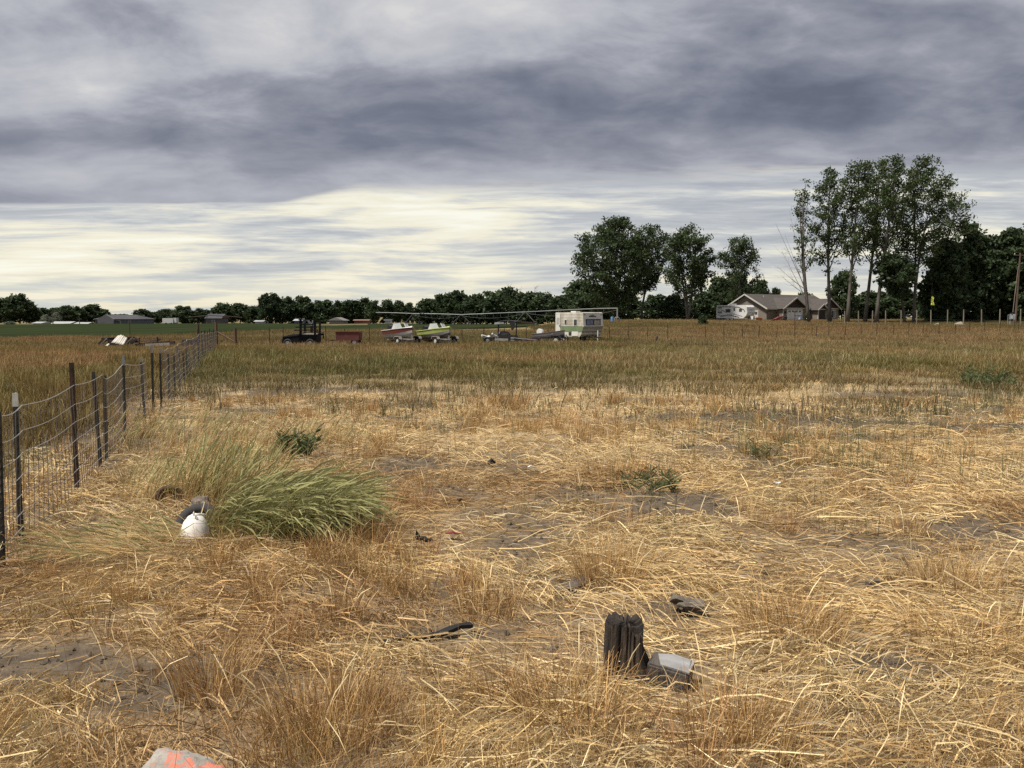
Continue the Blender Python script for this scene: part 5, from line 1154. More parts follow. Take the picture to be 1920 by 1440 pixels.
def boat(label, px, dist, zlift, rz, L, B, H, m_low, m_band, m_deck, band_line, wind, motor, pitch, name='motor_boat', tri=False, m_keel=None):
    RI = .15; b = gat(px, dist); t = thing(name, label, 'boat', b + Vector((0, 0, zlift)), rz, None, 0, pitch)
    K, Cn, Md, Sh = hull_pts(L, B, H, RI, .42, 16, .80, .40, 3.6 if tri else 2.7)
    strip2(K, Cn).build('hull_bottom', m_keel or m_low, t, True)
    strip2(Cn, Md).build('hull_side', m_low, t, True); strip2(Md, Sh).build('side_band', m_band, t, True)
    tr = MB(); tr.add([K[0], Cn[0], Md[0], Sh[0], (Sh[0][0], -Sh[0][1], Sh[0][2]), (Md[0][0], -Md[0][1], Md[0][2]), (Cn[0][0], -Cn[0][1], Cn[0][2])], [(0, 1, 2, 3, 4, 5, 6)]); tr.build('transom', m_band, t)
    rub = MB()
    for sg in (-1, 1): rub.tube([(p[0], p[1] * sg, p[2]) for p in Sh], .035, 6)
    rub.build('gunwale', m_deck, t)
    nb = int(len(Sh) * .55); dk = strip2(Sh[nb:], [(p[0], 0, p[2] + .10) for p in Sh[nb:]]); dk.build('foredeck', m_deck, t, True)
    sd_ = strip2(Sh[:nb + 1], [(p[0], p[1] * .72, p[2] + .05) for p in Sh[:nb + 1]]); sd_.build('side_deck', m_deck, t)
    inn = strip2([(p[0], p[1] * .72, p[2] + .05) for p in Sh[:nb + 1]], [(p[0], p[1] * .7, .30) for p in Sh[:nb + 1]]); inn.build('cockpit_lining', MATS.get('pale_lining') or mat('pale_lining', (.45, .43, .38), .7), t)
    fl = strip2([(p[0], p[1] * .7, .30) for p in Sh[:nb + 1]], [(p[0], 0, .30) for p in Sh[:nb + 1]]); fl.build('cockpit_floor', MATS['pale_lining'], t)
    if wind:
        x0 = (wind - .5) * L; zs = H + RI * wind ** 1.7 + .08
        for sg in (-1, 1):
            y0, y1 = sg * .12 * B, sg * .38 * B; hgt = .36
            fm = MB(); A = [Vector((x0 + .22, y0, zs)), Vector((x0, y1, zs - .03)), Vector((x0 - .26, y1 * .93, zs + hgt - .03)), Vector((x0 - .06, y0, zs + hgt))]
            for a, c in zip(A, A[1:] + A[:1]): fm.beam(a, c, .045)
            w_ = fm.build('windshield', M_TRIM, t); mb = MB(); mb.add([q for q in A] + [q + Vector((.012, 0, .004)) for q in A], [(0, 1, 2, 3), (7, 6, 5, 4), (0, 4, 5, 1), (1, 5, 6, 2), (2, 6, 7, 3), (3, 7, 4, 0)]); mb.build('pane', mat('hazy_windshield', (.34, .38, .37), .15, (.22, .26, .26), 2, .6, spec=.5), w_)
            sw = MB(); A2 = [A[1], A[1] + Vector((-.45, sg * .03, -.04)), A[2]]; sw.add(A2 + [q + Vector((0, .02, 0)) for q in A2], [(0, 1, 2), (5, 4, 3), (0, 3, 4, 1), (1, 4, 5, 2), (2, 5, 3, 0)]); sw.build('wind_wing', M_TRIM, t)
    if motor: outboard(t, (-L / 2 - .02, 0, H - .25), motor, .95, .35)
    return t
def boat_trailer(label, px, dist, rz, L, wx, m):
    b = gat(px, dist); t = thing('boat_trailer', label, 'trailer', b, rz)
    for sg in (-1, 1): mb = MB(); mb.beam((-L * .42, sg * .5, .42), (L * .35, sg * .35, .48), .08); mb.beam((L * .35, sg * .35, .48), (L * .62, 0, .46), .08); mb.build('rail', m, t)
    mb = MB(); mb.beam((wx, -.8, .34), (wx, .8, .34), .08); mb.build('axle', m, t)
    for sg in (-1, 1):
        wheel(t, (wx, sg * .82, .32), .31, .17, M_TRIM); mb = MB(); mb.prism([(wx - .42, .5), (wx - .3, .68), (wx + .3, .68), (wx + .42, .5), (wx + .38, .5), (wx + .27, .64), (wx - .27, .64), (wx - .38, .5)], .22, 'Y', sg * .82); mb.build('fender', m, t)
    for x in (-.3, .3): mb = MB(); mb.beam((x * L, -.45, .5), (x * L, .45, .5), .1); mb.build('bunk', M_WOOD_GREY, t)
    mb = MB(); mb.tube([(L * .55, 0, .02), (L * .55, 0, .75)], .035, 6); mb.build('jack', M_METAL, t); return t
M_BW = mat('faded_white_gelcoat', (.42, .41, .385), .4, (.31, .30, .275), 1.6, .7, spec=.4); M_BR = mat('faded_red_gelcoat', (.12, .024, .018), .5, (.09, .028, .022), 2, .7, spec=.4)
M_BL = mat('lime_green_deck', (.33, .38, .105), .45, (.25, .29, .10), 2, .6); M_BP = mat('grey_mauve_hull', (.33, .31, .315), .45, (.33, .31, .31), 1.5, .7); M_BK = mat('brown_grey_bottom', (.16, .14, .135), .7, (.11, .10, .095), 2, .7); M_BLK = mat('black_cowling', (.012, .013, .018), .35)
M_TRL = mat('trailer_steel', (.26, .25, .24), .6, (.16, .12, .09), 3, .7)
boat('red and white runabout boat with open windshield, left of the two speedboats', 752, 55.5, .30, R(-50), 3.0, 1.55, .80, M_BW, M_BR, M_BW, 0, .56, M_BLK, -.04)
boat_trailer('pale boat trailer under the red and white runabout', 752, 55.5, R(-50), 2.6, .85, M_TRL)
boat('lime green and white tri-hull boat with open windshield panes', 820, 56, .28, R(-50), 3.1, 1.65, .80, M_BP, M_BL, M_BL, 0, .58, M_BLK, -.05, tri=True, m_keel=M_BK)
boat_trailer('rusty boat trailer under the lime green boat', 820, 56, R(-50), 2.6, .95, M_TRL)
# small aluminium boat
M_ALU = mat('dull_aluminium', (.34, .32, .32), .45, (.24, .22, .22), 1.5, .7, metal=.3, streak=(.4, 1, 1)); M_RIM = mat('dark_brown_rim', (.07, .045, .04), .6)
b = gat(1030, 58.5); t = thing('rowing_boat', 'small dull aluminium boat with white outboard beside the camper', 'boat', b + Vector((0, 0, .42)), R(-22), None, 0, -.07)
K, Cn, Md, Sh = hull_pts(2.5, 1.05, .42, .12, .25, 12, .86, .30)
strip2(K, Cn).build('hull_bottom', M_ALU, t, True); strip2(Cn, Md).build('hull_side', M_ALU, t, True); strip2(Md, Sh).build('hull_topside', M_ALU, t, True)
mb = MB(); mb.add([K[0], Cn[0], Md[0], Sh[0], (Sh[0][0], -Sh[0][1], Sh[0][2]), (Md[0][0], -Md[0][1], Md[0][2]), (Cn[0][0], -Cn[0][1], Cn[0][2])], [(0, 1, 2, 3, 4, 5, 6)]); mb.build('transom', M_ALU, t)
mb = MB()
for sg in (-1, 1): mb.tube([(p[0], p[1] * sg, p[2]) for p in Sh], .03, 6)
mb.build('gunwale', M_RIM, t)
for x in (-.5, .35): mb = MB(); mb.box((x, 0, .33), (.25, .9, .04)); mb.build('seat', M_ALU, t)
outboard(t, (-.75, -.1, .12), mat('white_cowling', (.72, .72, .70), .4, (.5, .5, .48), 5, .4), 1.0, .25)
boat_trailer('low boat trailer under the small aluminium boat', 1031, 58.5, R(-22), 2.4, .75, M_DARK)
# ------------------------------------------------------------------ wrecked canopy cart
b = gat(944, 59); t = thing('wrecked_cart', 'wrecked dark cart with torn flat canopy on two posts', 'cart', b, 0)
k_ = 59 / F_PX
M_SCR = mat('scrap_grey', (.13, .135, .145), .7, (.05, .05, .05), 3, .8); M_PSC = mat('pale_scrap', (.42, .44, .46), .6, (.2, .2, .2), 3, .7); M_TARP = mat('olive_grey_tarp', (.085, .085, .075), .7, (.06, .06, .055), 2, .6)
mb = MB(); mb.prism([(-1.55, .25), (1.1, .25), (1.1, .62), (.55, .70), (-.35, .72), (-.6, .55), (-1.4, .5)], 1.0, 'Y', .3); mb.build('chassis', M_DARK, t)
mb = MB(); mb.lathe([(.02, .0), (.5, .02), (.46, .2), (.3, .36), (.02, .42)], 14); mb.v = [(v[0] * 1.15, v[1] * .9 + .3, v[2] + .58) for v in mb.v]; mb.build('tarp_hump', M_TARP, t, True)
for x in (-.42, .95): mb = MB(); mb.beam((x, -.1, .3), (x + .05, -.1, 1.72), .09); mb.beam((x, .7, .3), (x + .05, .7, 1.72), .08); mb.build('post', M_BLK, t)
mb = MB()
for i, (x, z) in enumerate([(-.62, 1.62), (-.2, 1.74), (.35, 1.80), (1.0, 1.76), (1.25, 1.74)][:-1]):
    x2, z2 = [(-.62, 1.62), (-.2, 1.74), (.35, 1.80), (1.0, 1.76), (1.25, 1.74)][i + 1]; mb.beam((x, .3, z), (x2, .3, z2), 1.05, .05)
mb.build('canopy', M_SCR, t)
mb = MB(); mb.prism([(-.7, 1.5), (0, 1.55), (.05, 1.66), (-.66, 1.66)], .05, 'Y', -.26); mb.build('torn_valance', M_PSC, t)
mb = MB(); mb.prism([(.45, 1.72), (.88, 1.72), (.86, 1.25), (.70, 1.05), (.58, 1.12), (.55, 1.4)], .03, 'Y', -.28); mb.build('hanging_cloth', M_DARK, t)
mb = MB(); mb.beam((1.15, .1, 1.72), (2.25, .1, 1.60), .10); mb.build('boom', M_POST_RUST, t)
for i, (x, y_, z, sx, rz_) in enumerate([(-1.45, -.1, .60, .42, .3), (-1.2, .1, .52, .35, -.4), (-.72, -.15, .66, .40, .8), (-.55, -.1, .60, .3, .4)]): mb = MB(); mb.box((x, y_, z), (sx, .4, .12), (.2, rz_, .3)); mb.build('scrap_panel', M_PSC, t)
mb = MB(); mb.box((-.15, -.55, .36), (1.0, .06, .17), (0, .03, .05)); mb.build('pale_panel', M_BW, t)
for x in (-1.2, .8): wheel(t, (x, -.2, .28), .27, .15)
# lumber pile beside the cart
b = gat(983, 58); t = thing('lumber_pile', 'low pile of long dark and pale boards between cart and small boat', 'lumber pile', b)
for i in range(9):
    mb = MB(); x0 = -1.0 + .12 * (i % 3); mb.beam((x0, -.3 + .09 * i, .52 - .035 * i + .05 * (i % 2)), (x0 + 1.9, -.2 + .07 * i, .34 - .015 * i + .06 * (i % 3)), .12, .05); mb.build('board', (M_PSC, M_RIM, M_DARK)[i % 3], t)
for x in (-.6, .6): mb = MB(); mb.box((x, 0, .1), (.2, .9, .3)); mb.build('block', M_DARK, t)
# ------------------------------------------------------------------ black rack wagon
b = gat(562, 50.5); t = thing('rack_wagon', 'black wagon with tall upright rack and crossbars, left of the red box', 'wagon', b)
M_WG = mat('black_wagon_paint', (.006, .0065, .009), .7, (.014, .012, .012), 3, .7, spec=.1)
def wxz(px, py): p = at(px, py, 50.5); return (p.x - b.x, p.z - b.z)
body = [wxz(528, 641), wxz(530, 631), wxz(547, 628), wxz(593, 628.5), wxz(593, 646), wxz(531, 646)]
mb = MB(); mb.prism(body, 1.3, 'Y', .65); mb.build('body', M_WG, t)
mb = MB(); mb.prism([wxz(530, 631), wxz(546, 627), wxz(560, 626), wxz(560, 629), wxz(530, 632.5)], 1.36, 'Y', .65); mb.build('hood', mat('dull_black_sheet', (.03, .03, .033), .4), t)
for px0, px1, py0, py1, yy in [(560.5, 566, 628, 598, .05), (588.5, 592, 628, 599, .05), (560.5, 564, 628, 600, 1.2), (590, 592.5, 628, 600, 1.2)]:
    x0, z0 = wxz((px0 + px1) / 2, py0); x1, z1 = wxz((px0 + px1) / 2, py1); mb = MB(); mb.beam((x0, yy, z0 - .1), (x1, yy, z1), (px1 - px0) * 50.5 / F_PX, .12); mb.build('upright', M_WG, t)
for py, pa, pb_, yy in [(599.5, 560, 592, .0), (608.5, 562, 592, .02), (613.5, 555, 595, -.06), (619, 552, 598, -.07)]:
    xa, z = wxz(pa, py); xb, _ = wxz(pb_, py); mb = MB(); mb.beam((xa, yy - .06, z), (xb, yy - .06, z + .01), .05, .07); mb.build('crossbar', M_WG, t)
for (pa, qa, pb_, qb) in [(574, 600, 583, 611), (582, 611, 582, 624), (570, 602, 566, 608), (585, 600, 583, 612)]:
    xa, za = wxz(pa, qa); xb, zb_ = wxz(pb_, qb); mb = MB(); mb.beam((xa, .35, za), (xb, .3, zb_), .14, .10); mb.build('strut', M_SCR if qa < 611 else M_WG, t)
xa, za = wxz(594, 627.5); xb, zb_ = wxz(605, 627); mb = MB(); mb.beam((xa, .3, za), (xb, .3, zb_), .14); mb.beam((xb - .05, .3, zb_), (xb - .02, .3, zb_ - .28), .06); mb.build('hitch_arm', M_WG, t)
xa, za = wxz(562, 622.5); xb, zb_ = wxz(604, 623.5); mb = MB(); mb.tube([(xa, .5, za), (xb, .5, zb_)], .025, 6); mb.build('rust_rod', M_POST_RUST, t)
xa, za = wxz(579, 626.6); mb = MB(); mb.box((xa, .5, za), (.9, .9, .05)); mb.build('pale_tray', M_BW, t)
x_, z_ = wxz(593.5, 622.5); mb = MB(); mb.lathe([(.02, -.06), (.09, -.06), (.09, .06), (.02, .06)], 12, (x_, .3, z_), 'Y'); mb.build('reel', M_POST_RUST, t)
for px in (540, 582): x_, _ = wxz(px, 646); wheel(t, (x_, -.05, .27), .27, .16)
# ------------------------------------------------------------------ red box trailer
b = gat(650, 51.5); t = thing('red_box_trailer', 'low open red box trailer sitting in the grass', 'trailer', b)
M_RBX = mat('oxide_red_box', (.135, .042, .036), .75, (.09, .034, .03), 2, .8); k_ = 51.5 / F_PX; wv = 44 * k_; z0 = .42; z1 = .98
for y_ in (0, 1.0): mb = MB(); mb.box((.02, y_, (z0 + z1) / 2), (wv, .05, z1 - z0)); mb.build('side_board', M_RBX, t)
for x in (-wv / 2, wv / 2): mb = MB(); mb.box((x + .02, .5, (z0 + z1) / 2 + .003), (.05, .94, z1 - z0 - .01)); mb.build('end_board', M_BW if x < 0 else M_RBX, t)
mb = MB(); mb.box((.02, .5, z0 + .02), (wv - .12, .9, .04)); mb.build('floor', M_RBX, t)
for y_ in (-.03, 1.03): mb = MB(); mb.beam((-wv / 2, y_, z1 + .012), (wv / 2 + .04, y_, z1 + .012), .07, .03); mb.build('top_rail', M_REDP, t)
for y_ in (.05, .95): wheel(t, (.48, y_, .28), .27, .15)
mb = MB(); mb.beam((-wv / 2, .5, .42), (-wv / 2 - .45, .5, .40), .07); mb.build('tongue', M_DARK, t)
# ------------------------------------------------------------------ scrap pile with white sheets on the left
def SC(px, py, dist): return at(px, py, dist)
D_ = 45.0; b = gat(250, D_); t = thing('scrap_pile', 'dark heap of timbers and steel beams beyond the left fence', 'scrap pile', b)
rr_ = random.Random(9)
for (a, c, dd, w, m) in [((186, 646), (196, 634), 0, .14, M_DARK), ((192, 636), (252, 634.5), .6, .20, M_WG), ((186, 645), (200, 636), .3, .18, M_DARK), ((188, 647), (200, 635), -.2, .09, M_WOOD_GREY), ((204, 640), (255, 640), .5, .22, M_RIM), ((203, 645), (240, 643), .2, .20, M_DARK), ((236, 645), (246, 635), -.2, .08, M_WOOD_GREY), ((246, 634), (258, 641), .2, .14, M_RIM), ((252, 634), (260, 640), .4, .16, M_DARK), ((246, 644), (257, 636), .1, .13, M_DARK), ((255, 647), (326, 642), .2, .16, M_RIM), ((262, 645), (318, 641), .5, .14, M_DARK), ((318, 644), (327, 642.5), .15, .24, M_RIM)]:
    mb = MB(); mb.beam(SC(a[0], a[1], D_ + dd) - b, SC(c[0], c[1], D_ + dd) - b, w, w * .8); mb.build('beam', m, t)
mb = MB(); mb.tube([SC(261, 645, D_) - b, SC(261, 633, D_) - b], .04, 6); mb.tube([SC(294.5, 643, D_) - b, SC(294.5, 632, D_) - b], .045, 6); mb.tube([SC(259, 639.4, D_) - b, SC(296, 638.4, D_) - b], .035, 6); mb.build('pipe_frame', M_POST_RUST, t)
x_ = SC(300, 636.5, D_) - b; mb = MB(); mb.prism([(x_.x - .1, x_.z - .1), (x_.x + .07, x_.z), (x_.x - .1, x_.z + .12)], .1, 'Y', x_.y); mb.build('pointed_bracket', M_POST_RUST, t)
M_SHEET = mat('weathered_white_sheet', (.50, .475, .43), .6, (.38, .35, .30), 1.5, .6)
def corr(name, label, quad, dist, ribs, m=M_SHEET, dback=.5):
    """ribbed roofing sheet spanned by 4 pixels: bottom-left, bottom-right, top-right, top-left; the top leans back"""
    q = [SC(quad[0][0], quad[0][1], dist), SC(quad[1][0], quad[1][1], dist), SC(quad[2][0], quad[2][1], dist + dback), SC(quad[3][0], quad[3][1], dist + dback)]
    n_ = ribs * 6; vs = []
    nv = (q[1] - q[0]).cross(q[3] - q[0]).normalized()
    for j in range(5):
        for i in range(n_ + 1):
            u = i / n_; p = q[0].lerp(q[1], u).lerp(q[3].lerp(q[2], u), j / 4); vs.append(p + nv * .03 * abs(math.sin(math.pi * u * ribs)) - q[0])
    mb = MB(); mb.add(vs, [(j * (n_ + 1) + i, j * (n_ + 1) + i + 1, (j + 1) * (n_ + 1) + i + 1, (j + 1) * (n_ + 1) + i) for j in range(4) for i in range(n_)])
    o_ = mb.build(name, m, None, True, q[0]); s_ = o_.modifiers.new('thick', 'SOLIDIFY'); s_.thickness = .012; return tag(o_, label, 'roofing sheet', 'white roofing sheets on the scrap pile')
corr('roofing_sheet', 'left white roofing sheet leaning on the scrap pile', [(208, 643), (217, 643.5), (228.5, 628), (220, 630)], 44.6, 2)
corr('roofing_sheet', 'middle white roofing sheet leaning on the scrap pile', [(216, 644.5), (224.5, 645), (233, 630), (227, 629)], 44.4, 2)
corr('roofing_sheet', 'right white roofing sheet hanging lowest on the scrap pile', [(223, 646), (232, 647), (239, 634), (233, 631)], 44.2, 2)
corr('roofing_sheet', 'small pale sheet piece low at the left foot of the scrap pile', [(197, 648.5), (202, 649.2), (206, 645), (202, 644.5)], 44.0, 1)
o_ = MB().beam(SC(272, 647.4, 44) - b, SC(318, 645.2, 44.3) - b, .05, .16).build('pale_board', M_SHEET, None, False, b); tag(o_, 'long pale board lying along the right part of the scrap pile', 'board')
b = gat(350, 45.5); t = thing('timber_stack', 'low dark timber stack just left of the fence corner', 'timber stack', b)
for i in range(6): mb = MB(); mb.beam((-.45 + .03 * i, .1 * i, .25 + .12 * (i % 3)), (.55 - .04 * i, .1 * i + .05, .28 + .11 * (i % 3)), .15, .11); mb.build('timber', M_DARK if i % 2 else M_RIM, t)
b = gat(242, 48); mb = MB(); mb.tube([(0, 0, -.1), (0.02, 0, 1.75)], .025, 6); o_ = mb.build('thin_stake', M_POST_RUST, None, False, b); tag(o_, 'thin rusty stake standing behind the white roofing sheets', 'stake')
b = gat(1231, 60); mb = MB(); mb.tube([(-.12, 0, 0), (0, 0, .3), (.05, 0, .5), (.1, 0, .62)], [.05, .1, .08, .03], 7); o_ = mb.build('stub', M_DARK, None, True, b); tag(o_, 'small dark stub sticking out of the grass right of the camper', 'stub')
# ------------------------------------------------------------------ foreground: broken post and block
M_ROT = mat('rotten_wood', (.036, .030, .026), .95, (.15, .11, .075), 7, .8, bump=1.0, bscale=30, streak=(1, 1, .18), lo=.45, hi=.7)
M_BLOCKW = mat('weathered_block', (.060, .052, .047), .95, (.12, .105, .09), 8, .7, bump=.9, bscale=30, streak=(1, .3, 1)); M_BTOP = mat('bleached_wood', (.27, .27, .275), .85, (.17, .165, .16), 14, .7, bump=.5, streak=(.3, 1, 1))  # second wood is paler, with the light on the block top painted in
sb_ = gp(1166, 1268); kp = sb_.y / F_PX / math.cos(PITCH) * 1.02
W0 = 70 * sb_.length / F_PX * .98
t = thing('broken_post', 'dark rotten wooden post stump standing in the foreground straw', 'stump', sb_, R(-12), None, 0, R(2))
nu, nv_ = 72, 26; vs = []; fs = []; Hst = .305
for j in range(nv_ + 1):
    v = j / nv_
    for i in range(nu):
        a = 2 * math.pi * i / nu; ca, sa = math.cos(a), math.sin(a)
        e = 5.0; rr = 1 / ((abs(ca) ** e + abs(sa) ** e) ** (1 / e)); x = ca * rr * W0 * .52; y_ = sa * rr * W0 * .42
        crack = sum(dp * math.exp(-((math.atan2(math.sin(a - c), math.cos(a - c))) / w) ** 2) for c, w, dp in [(-1.75, .06, .34), (-1.32, .05, .16), (-.95, .07, .22), (-2.2, .05, .14), (-.3, .08, .16), (1.2, .06, .2), (2.6, .05, .15), (-1.12, .03, .16)])
        ridge = .11 * (float(fbm(np.array(i * .9), np.array(v * 2.0), 3)) - .5) + .05 * (float(vnoise(np.array(i * .45 + 9), np.array(v * 7.))) - .5)
        k = 1 - crack * (.5 + .5 * v) + ridge
        fl = 1 + .28 * max(0, (.28 - v) / .28) ** 1.5
        toph = Hst * (1 + .05 * (float(vnoise(np.array(i * .8), np.array(3.3))) - .5) * 2 - (.10 if ca > .35 and sa < .2 else 0) - (.06 if ca > .75 else 0))
        z = v * toph - .04
        xr = x * k * fl
        if ca > 0: xr += ca * W0 * 1.05 * max(0, (.72 - v) / .72) ** 1.5 * max(0, 1 - abs(sa) * .8)          # root spreading right
        vs.append((xr, y_ * k * fl, z))
for j in range(nv_):
    for i in range(nu): fs.append((j * nu + i, j * nu + (i + 1) % nu, (j + 1) * nu + (i + 1) % nu, (j + 1) * nu + i))
o_ = nv_ * nu; c0 = len(vs)
for s_ in (.66, .3):
    base = len(vs)
    for i in range(nu): p = vs[o_ + i]; vs.append((p[0] * s_, p[1] * s_, p[2] - .012 - .02 * random.random()))
    prev = o_ if s_ == .66 else base - nu
    for i in range(nu): fs.append((prev + i, prev + (i + 1) % nu, base + (i + 1) % nu, base + i))
fs.append(tuple(len(vs) - nu + i for i in range(nu)))
mb = MB(); mb.add(vs, fs); mb.build('shaft', M_ROT, t)
bb = gp(1262, 1292); t = thing('wood_block', 'broken dark wood block with pale grey top beside the post stump', 'wood block', bb + Vector((-.005, .04, 0)), R(-20), None, R(4), R(3))
P_ = [(-.10, -.07, -.05), (.085, -.075, -.05), (.09, .07, -.05), (-.10, .075, -.05), (-.10, -.06, .115), (.08, -.065, .10), (.095, .06, .105), (-.085, .06, .12)]
bmx = bmesh.new(); q_ = [bmx.verts.new(p) for p in P_]
for f_ in [(0, 3, 2, 1), (4, 5, 6, 7), (0, 1, 5, 4), (1, 2, 6, 5), (2, 3, 7, 6), (3, 0, 4, 7)]: bmx.faces.new([q_[i] for i in f_])
bmesh.ops.bevel(bmx, geom=bmx.edges[:], offset=.008, segments=2, affect='EDGES'); bmesh.ops.subdivide_edges(bmx, edges=bmx.edges[:], cuts=3, use_grid_fill=True)
for v in bmx.verts: n_ = float(fbm(np.array(v.co.x * 30 + v.co.z * 12), np.array(v.co.y * 30 + v.co.z * 9), 3)) - .5; v.co += v.co.normalized() * n_ * .012
me = bpy.data.meshes.new('block'); bmx.to_mesh(me); bmx.free(); me.materials.append(M_BLOCKW); o_ = bpy.data.objects.new('block', me); COL.objects.link(o_); o_.parent = t
mb = MB(); mb.prism([(-.045, -.052), (.082, -.06), (.092, .05), (.0, .062), (-.07, .03)], .008, 'Z', 0); o_ = mb.build('pale_top', M_BTOP, t); o_.location = (0.004, 0, .113); o_.rotation_euler = (R(2), R(4.5), 0)  # thin paler plate puts the light on the upper face into colour
# ------------------------------------------------------------------ painted rock at the bottom edge
rb = gp(332, 1532); rm = bpy.data.materials.new('grey_rock_orange_paint'); rm.use_nodes = True; n = rm.node_tree; n.nodes.clear(); q = NT(n)
vec = q.n('ShaderNodeTexCoord').outputs['Object']; nn = q.noise(vec, 14, 6, .65); n5 = q.noise(q.v('ADD', vec, (3.1, 1.7, 0.4)), 9.0, 4, .6)
rc = q.mix(q.ss(nn, .3, .7), (.20, .185, .165), (.34, .315, .28)); rc = q.mix(q.ss(q.noise(vec, 60, 4, .6), .5, .7, 0, .5), rc, (.12, .11, .10)); rc = q.mix(q.ss(n5, .49, .55, 0, .85), rc, (.50, .14, .085))
bs = q.n('ShaderNodeBsdfPrincipled'); q.put(bs.inputs['Base Color'], rc); bs.inputs['Roughness'].default_value = .9; bp = q.n('ShaderNodeBump'); bp.inputs['Strength'].default_value = .7; bp.inputs['Distance'].default_value = .01; q.put(bp.inputs['Height'], q.noise(vec, 40, 6, .65)); q.put(bs.inputs['Normal'], bp.outputs[0]); oo = q.n('ShaderNodeOutputMaterial'); n.links.new(bs.outputs[0], oo.inputs[0])
bmx = bmesh.new(); bmesh.ops.create_icosphere(bmx, subdivisions=5, radius=1)
for v in bmx.verts:
    c = v.co; k = 1 + .75 * (float(fbm(np.array(c.x * 1.9 + 3), np.array(c.y * 1.4 + c.z + 5), 4)) - .5) + .10 * (float(fbm(np.array(c.x * 6), np.array(c.y * 6 + c.z * 4), 3)) - .5)
    z = math.copysign(min(abs(c.z), .62) ** 1.0, c.z); v.co = Vector((c.x * .185 * k, c.y * .13 * k, z * .125 * k + .015 * math.sin(c.y * 5 + c.x * 2)))
    if abs(c.y + .1 * math.sin(c.x * 3) - .18) < .05 and c.z > 0: v.co.z -= .014
for f_ in bmx.faces: f_.smooth = True
me = bpy.data.meshes.new('painted_rock'); bmx.to_mesh(me); bmx.free(); me.materials.append(rm); o_ = bpy.data.objects.new('painted_rock', me); COL.objects.link(o_); o_.location = rb + Vector((0, .03, .055)); tag(o_, 'grey rock with orange-red paint marks at the bottom edge', 'rock')
# ------------------------------------------------------------------ white float with wheel and rusty rings by the grass clump
fb = gp(366, 1024); fl = thing('white_float', 'dirty white egg-shaped float lying in the grass by the clump', 'float', fb, R(15))
k_ = fb.length / F_PX; r0 = 25 * k_
mb = MB(); mb.lathe([(.01, -.06), (r0 * .8, -.05), (r0 * 1.0, .0), (r0 * 1.02, .05), (r0 * .95, .12), (r0 * .78, .175), (r0 * .48, .215), (r0 * .14, .233), (.005, .235)], 28); o_ = mb.build('shell', mat('dirty_white_plastic', (.66, .635, .60), .6, (.42, .35, .28), 7, .85, lo=.42, hi=.72), fl, True); o_.rotation_euler = (R(-14), 0, 0)
mb = MB(); mb.ring(.012, .004, 12, 6, (0, -.01, .24), 'X'); mb.build('eyelet', MATS['dirty_white_plastic'], fl)
wb = gp(368, 1006); t = thing('old_wheel', 'grey steel wheel half buried behind the white float', 'wheel', wb + Vector((0, .06, .07)), R(8), None, R(-35))
M_WH = mat('grey_blue_wheel_steel', (.17, .18, .20), .5, (.10, .095, .09), 6, .7, metal=.2)
mb = MB(); mb.ring(.135, .045, 28, 10, (0, 0, 0), 'Y'); mb.build('tyre', mat('grey_old_rubber', (.032, .032, .034), .85, (.055, .05, .047), 6, .7), t, True)
mb = MB(); mb.lathe([(.02, -.02), (.05, -.03), (.10, -.02), (.112, -.035), (.112, .03), (.02, .02)], 24, axis='Y'); ho = mb.build('rim', M_WH, t)
mb = MB(); mb.lathe([(.005, -.045), (.022, -.04), (.022, -.02)], 12, (.05, 0, .055), 'Y'); mb.build('hole_plug', M_DARK, ho)
rb_ = gp(318, 955); t = thing('rusty_ring', 'rusty wheel ring standing in the tall grass left of the float', 'ring', rb_ + Vector((0, 0, .09)), R(25), None, R(-15))
mb = MB(); mb.ring(.10, .022, 26, 8, (0, 0, 0), 'Y'); mb.build('rim', mat('rusty_iron', (.085, .05, .035), .85, (.04, .03, .026), 8, .8), t, True); mb = MB(); mb.ring(.06, .012, 20, 6, (0, .02, 0), 'Y'); mb.build('inner_ring', MATS['rusty_iron'], t, True)
b = gp(370, 972); t = thing('rag_bundle', 'dark crumpled rag bundle behind the old wheel', 'rag', b + Vector((0, .1, .02)))
bmx = bmesh.new(); bmesh.ops.create_icosphere(bmx, subdivisions=3, radius=1)
for v in bmx.verts: c = v.co; k = 1 + .9 * (float(fbm(np.array(c.x * 2.5 + 13), np.array(c.y * 2.5 + c.z * 2 + 5), 3)) - .5); v.co = Vector((c.x * .09 * k, c.y * .07 * k, c.z * .085 * k + .06))
me = bpy.data.meshes.new('cloth'); bmx.to_mesh(me); bmx.free(); me.materials.append(mat('grimy_cloth', (.11, .095, .08), .95, (.28, .24, .2), 20, .5)); o_ = bpy.data.objects.new('cloth', me); COL.objects.link(o_); o_.parent = t
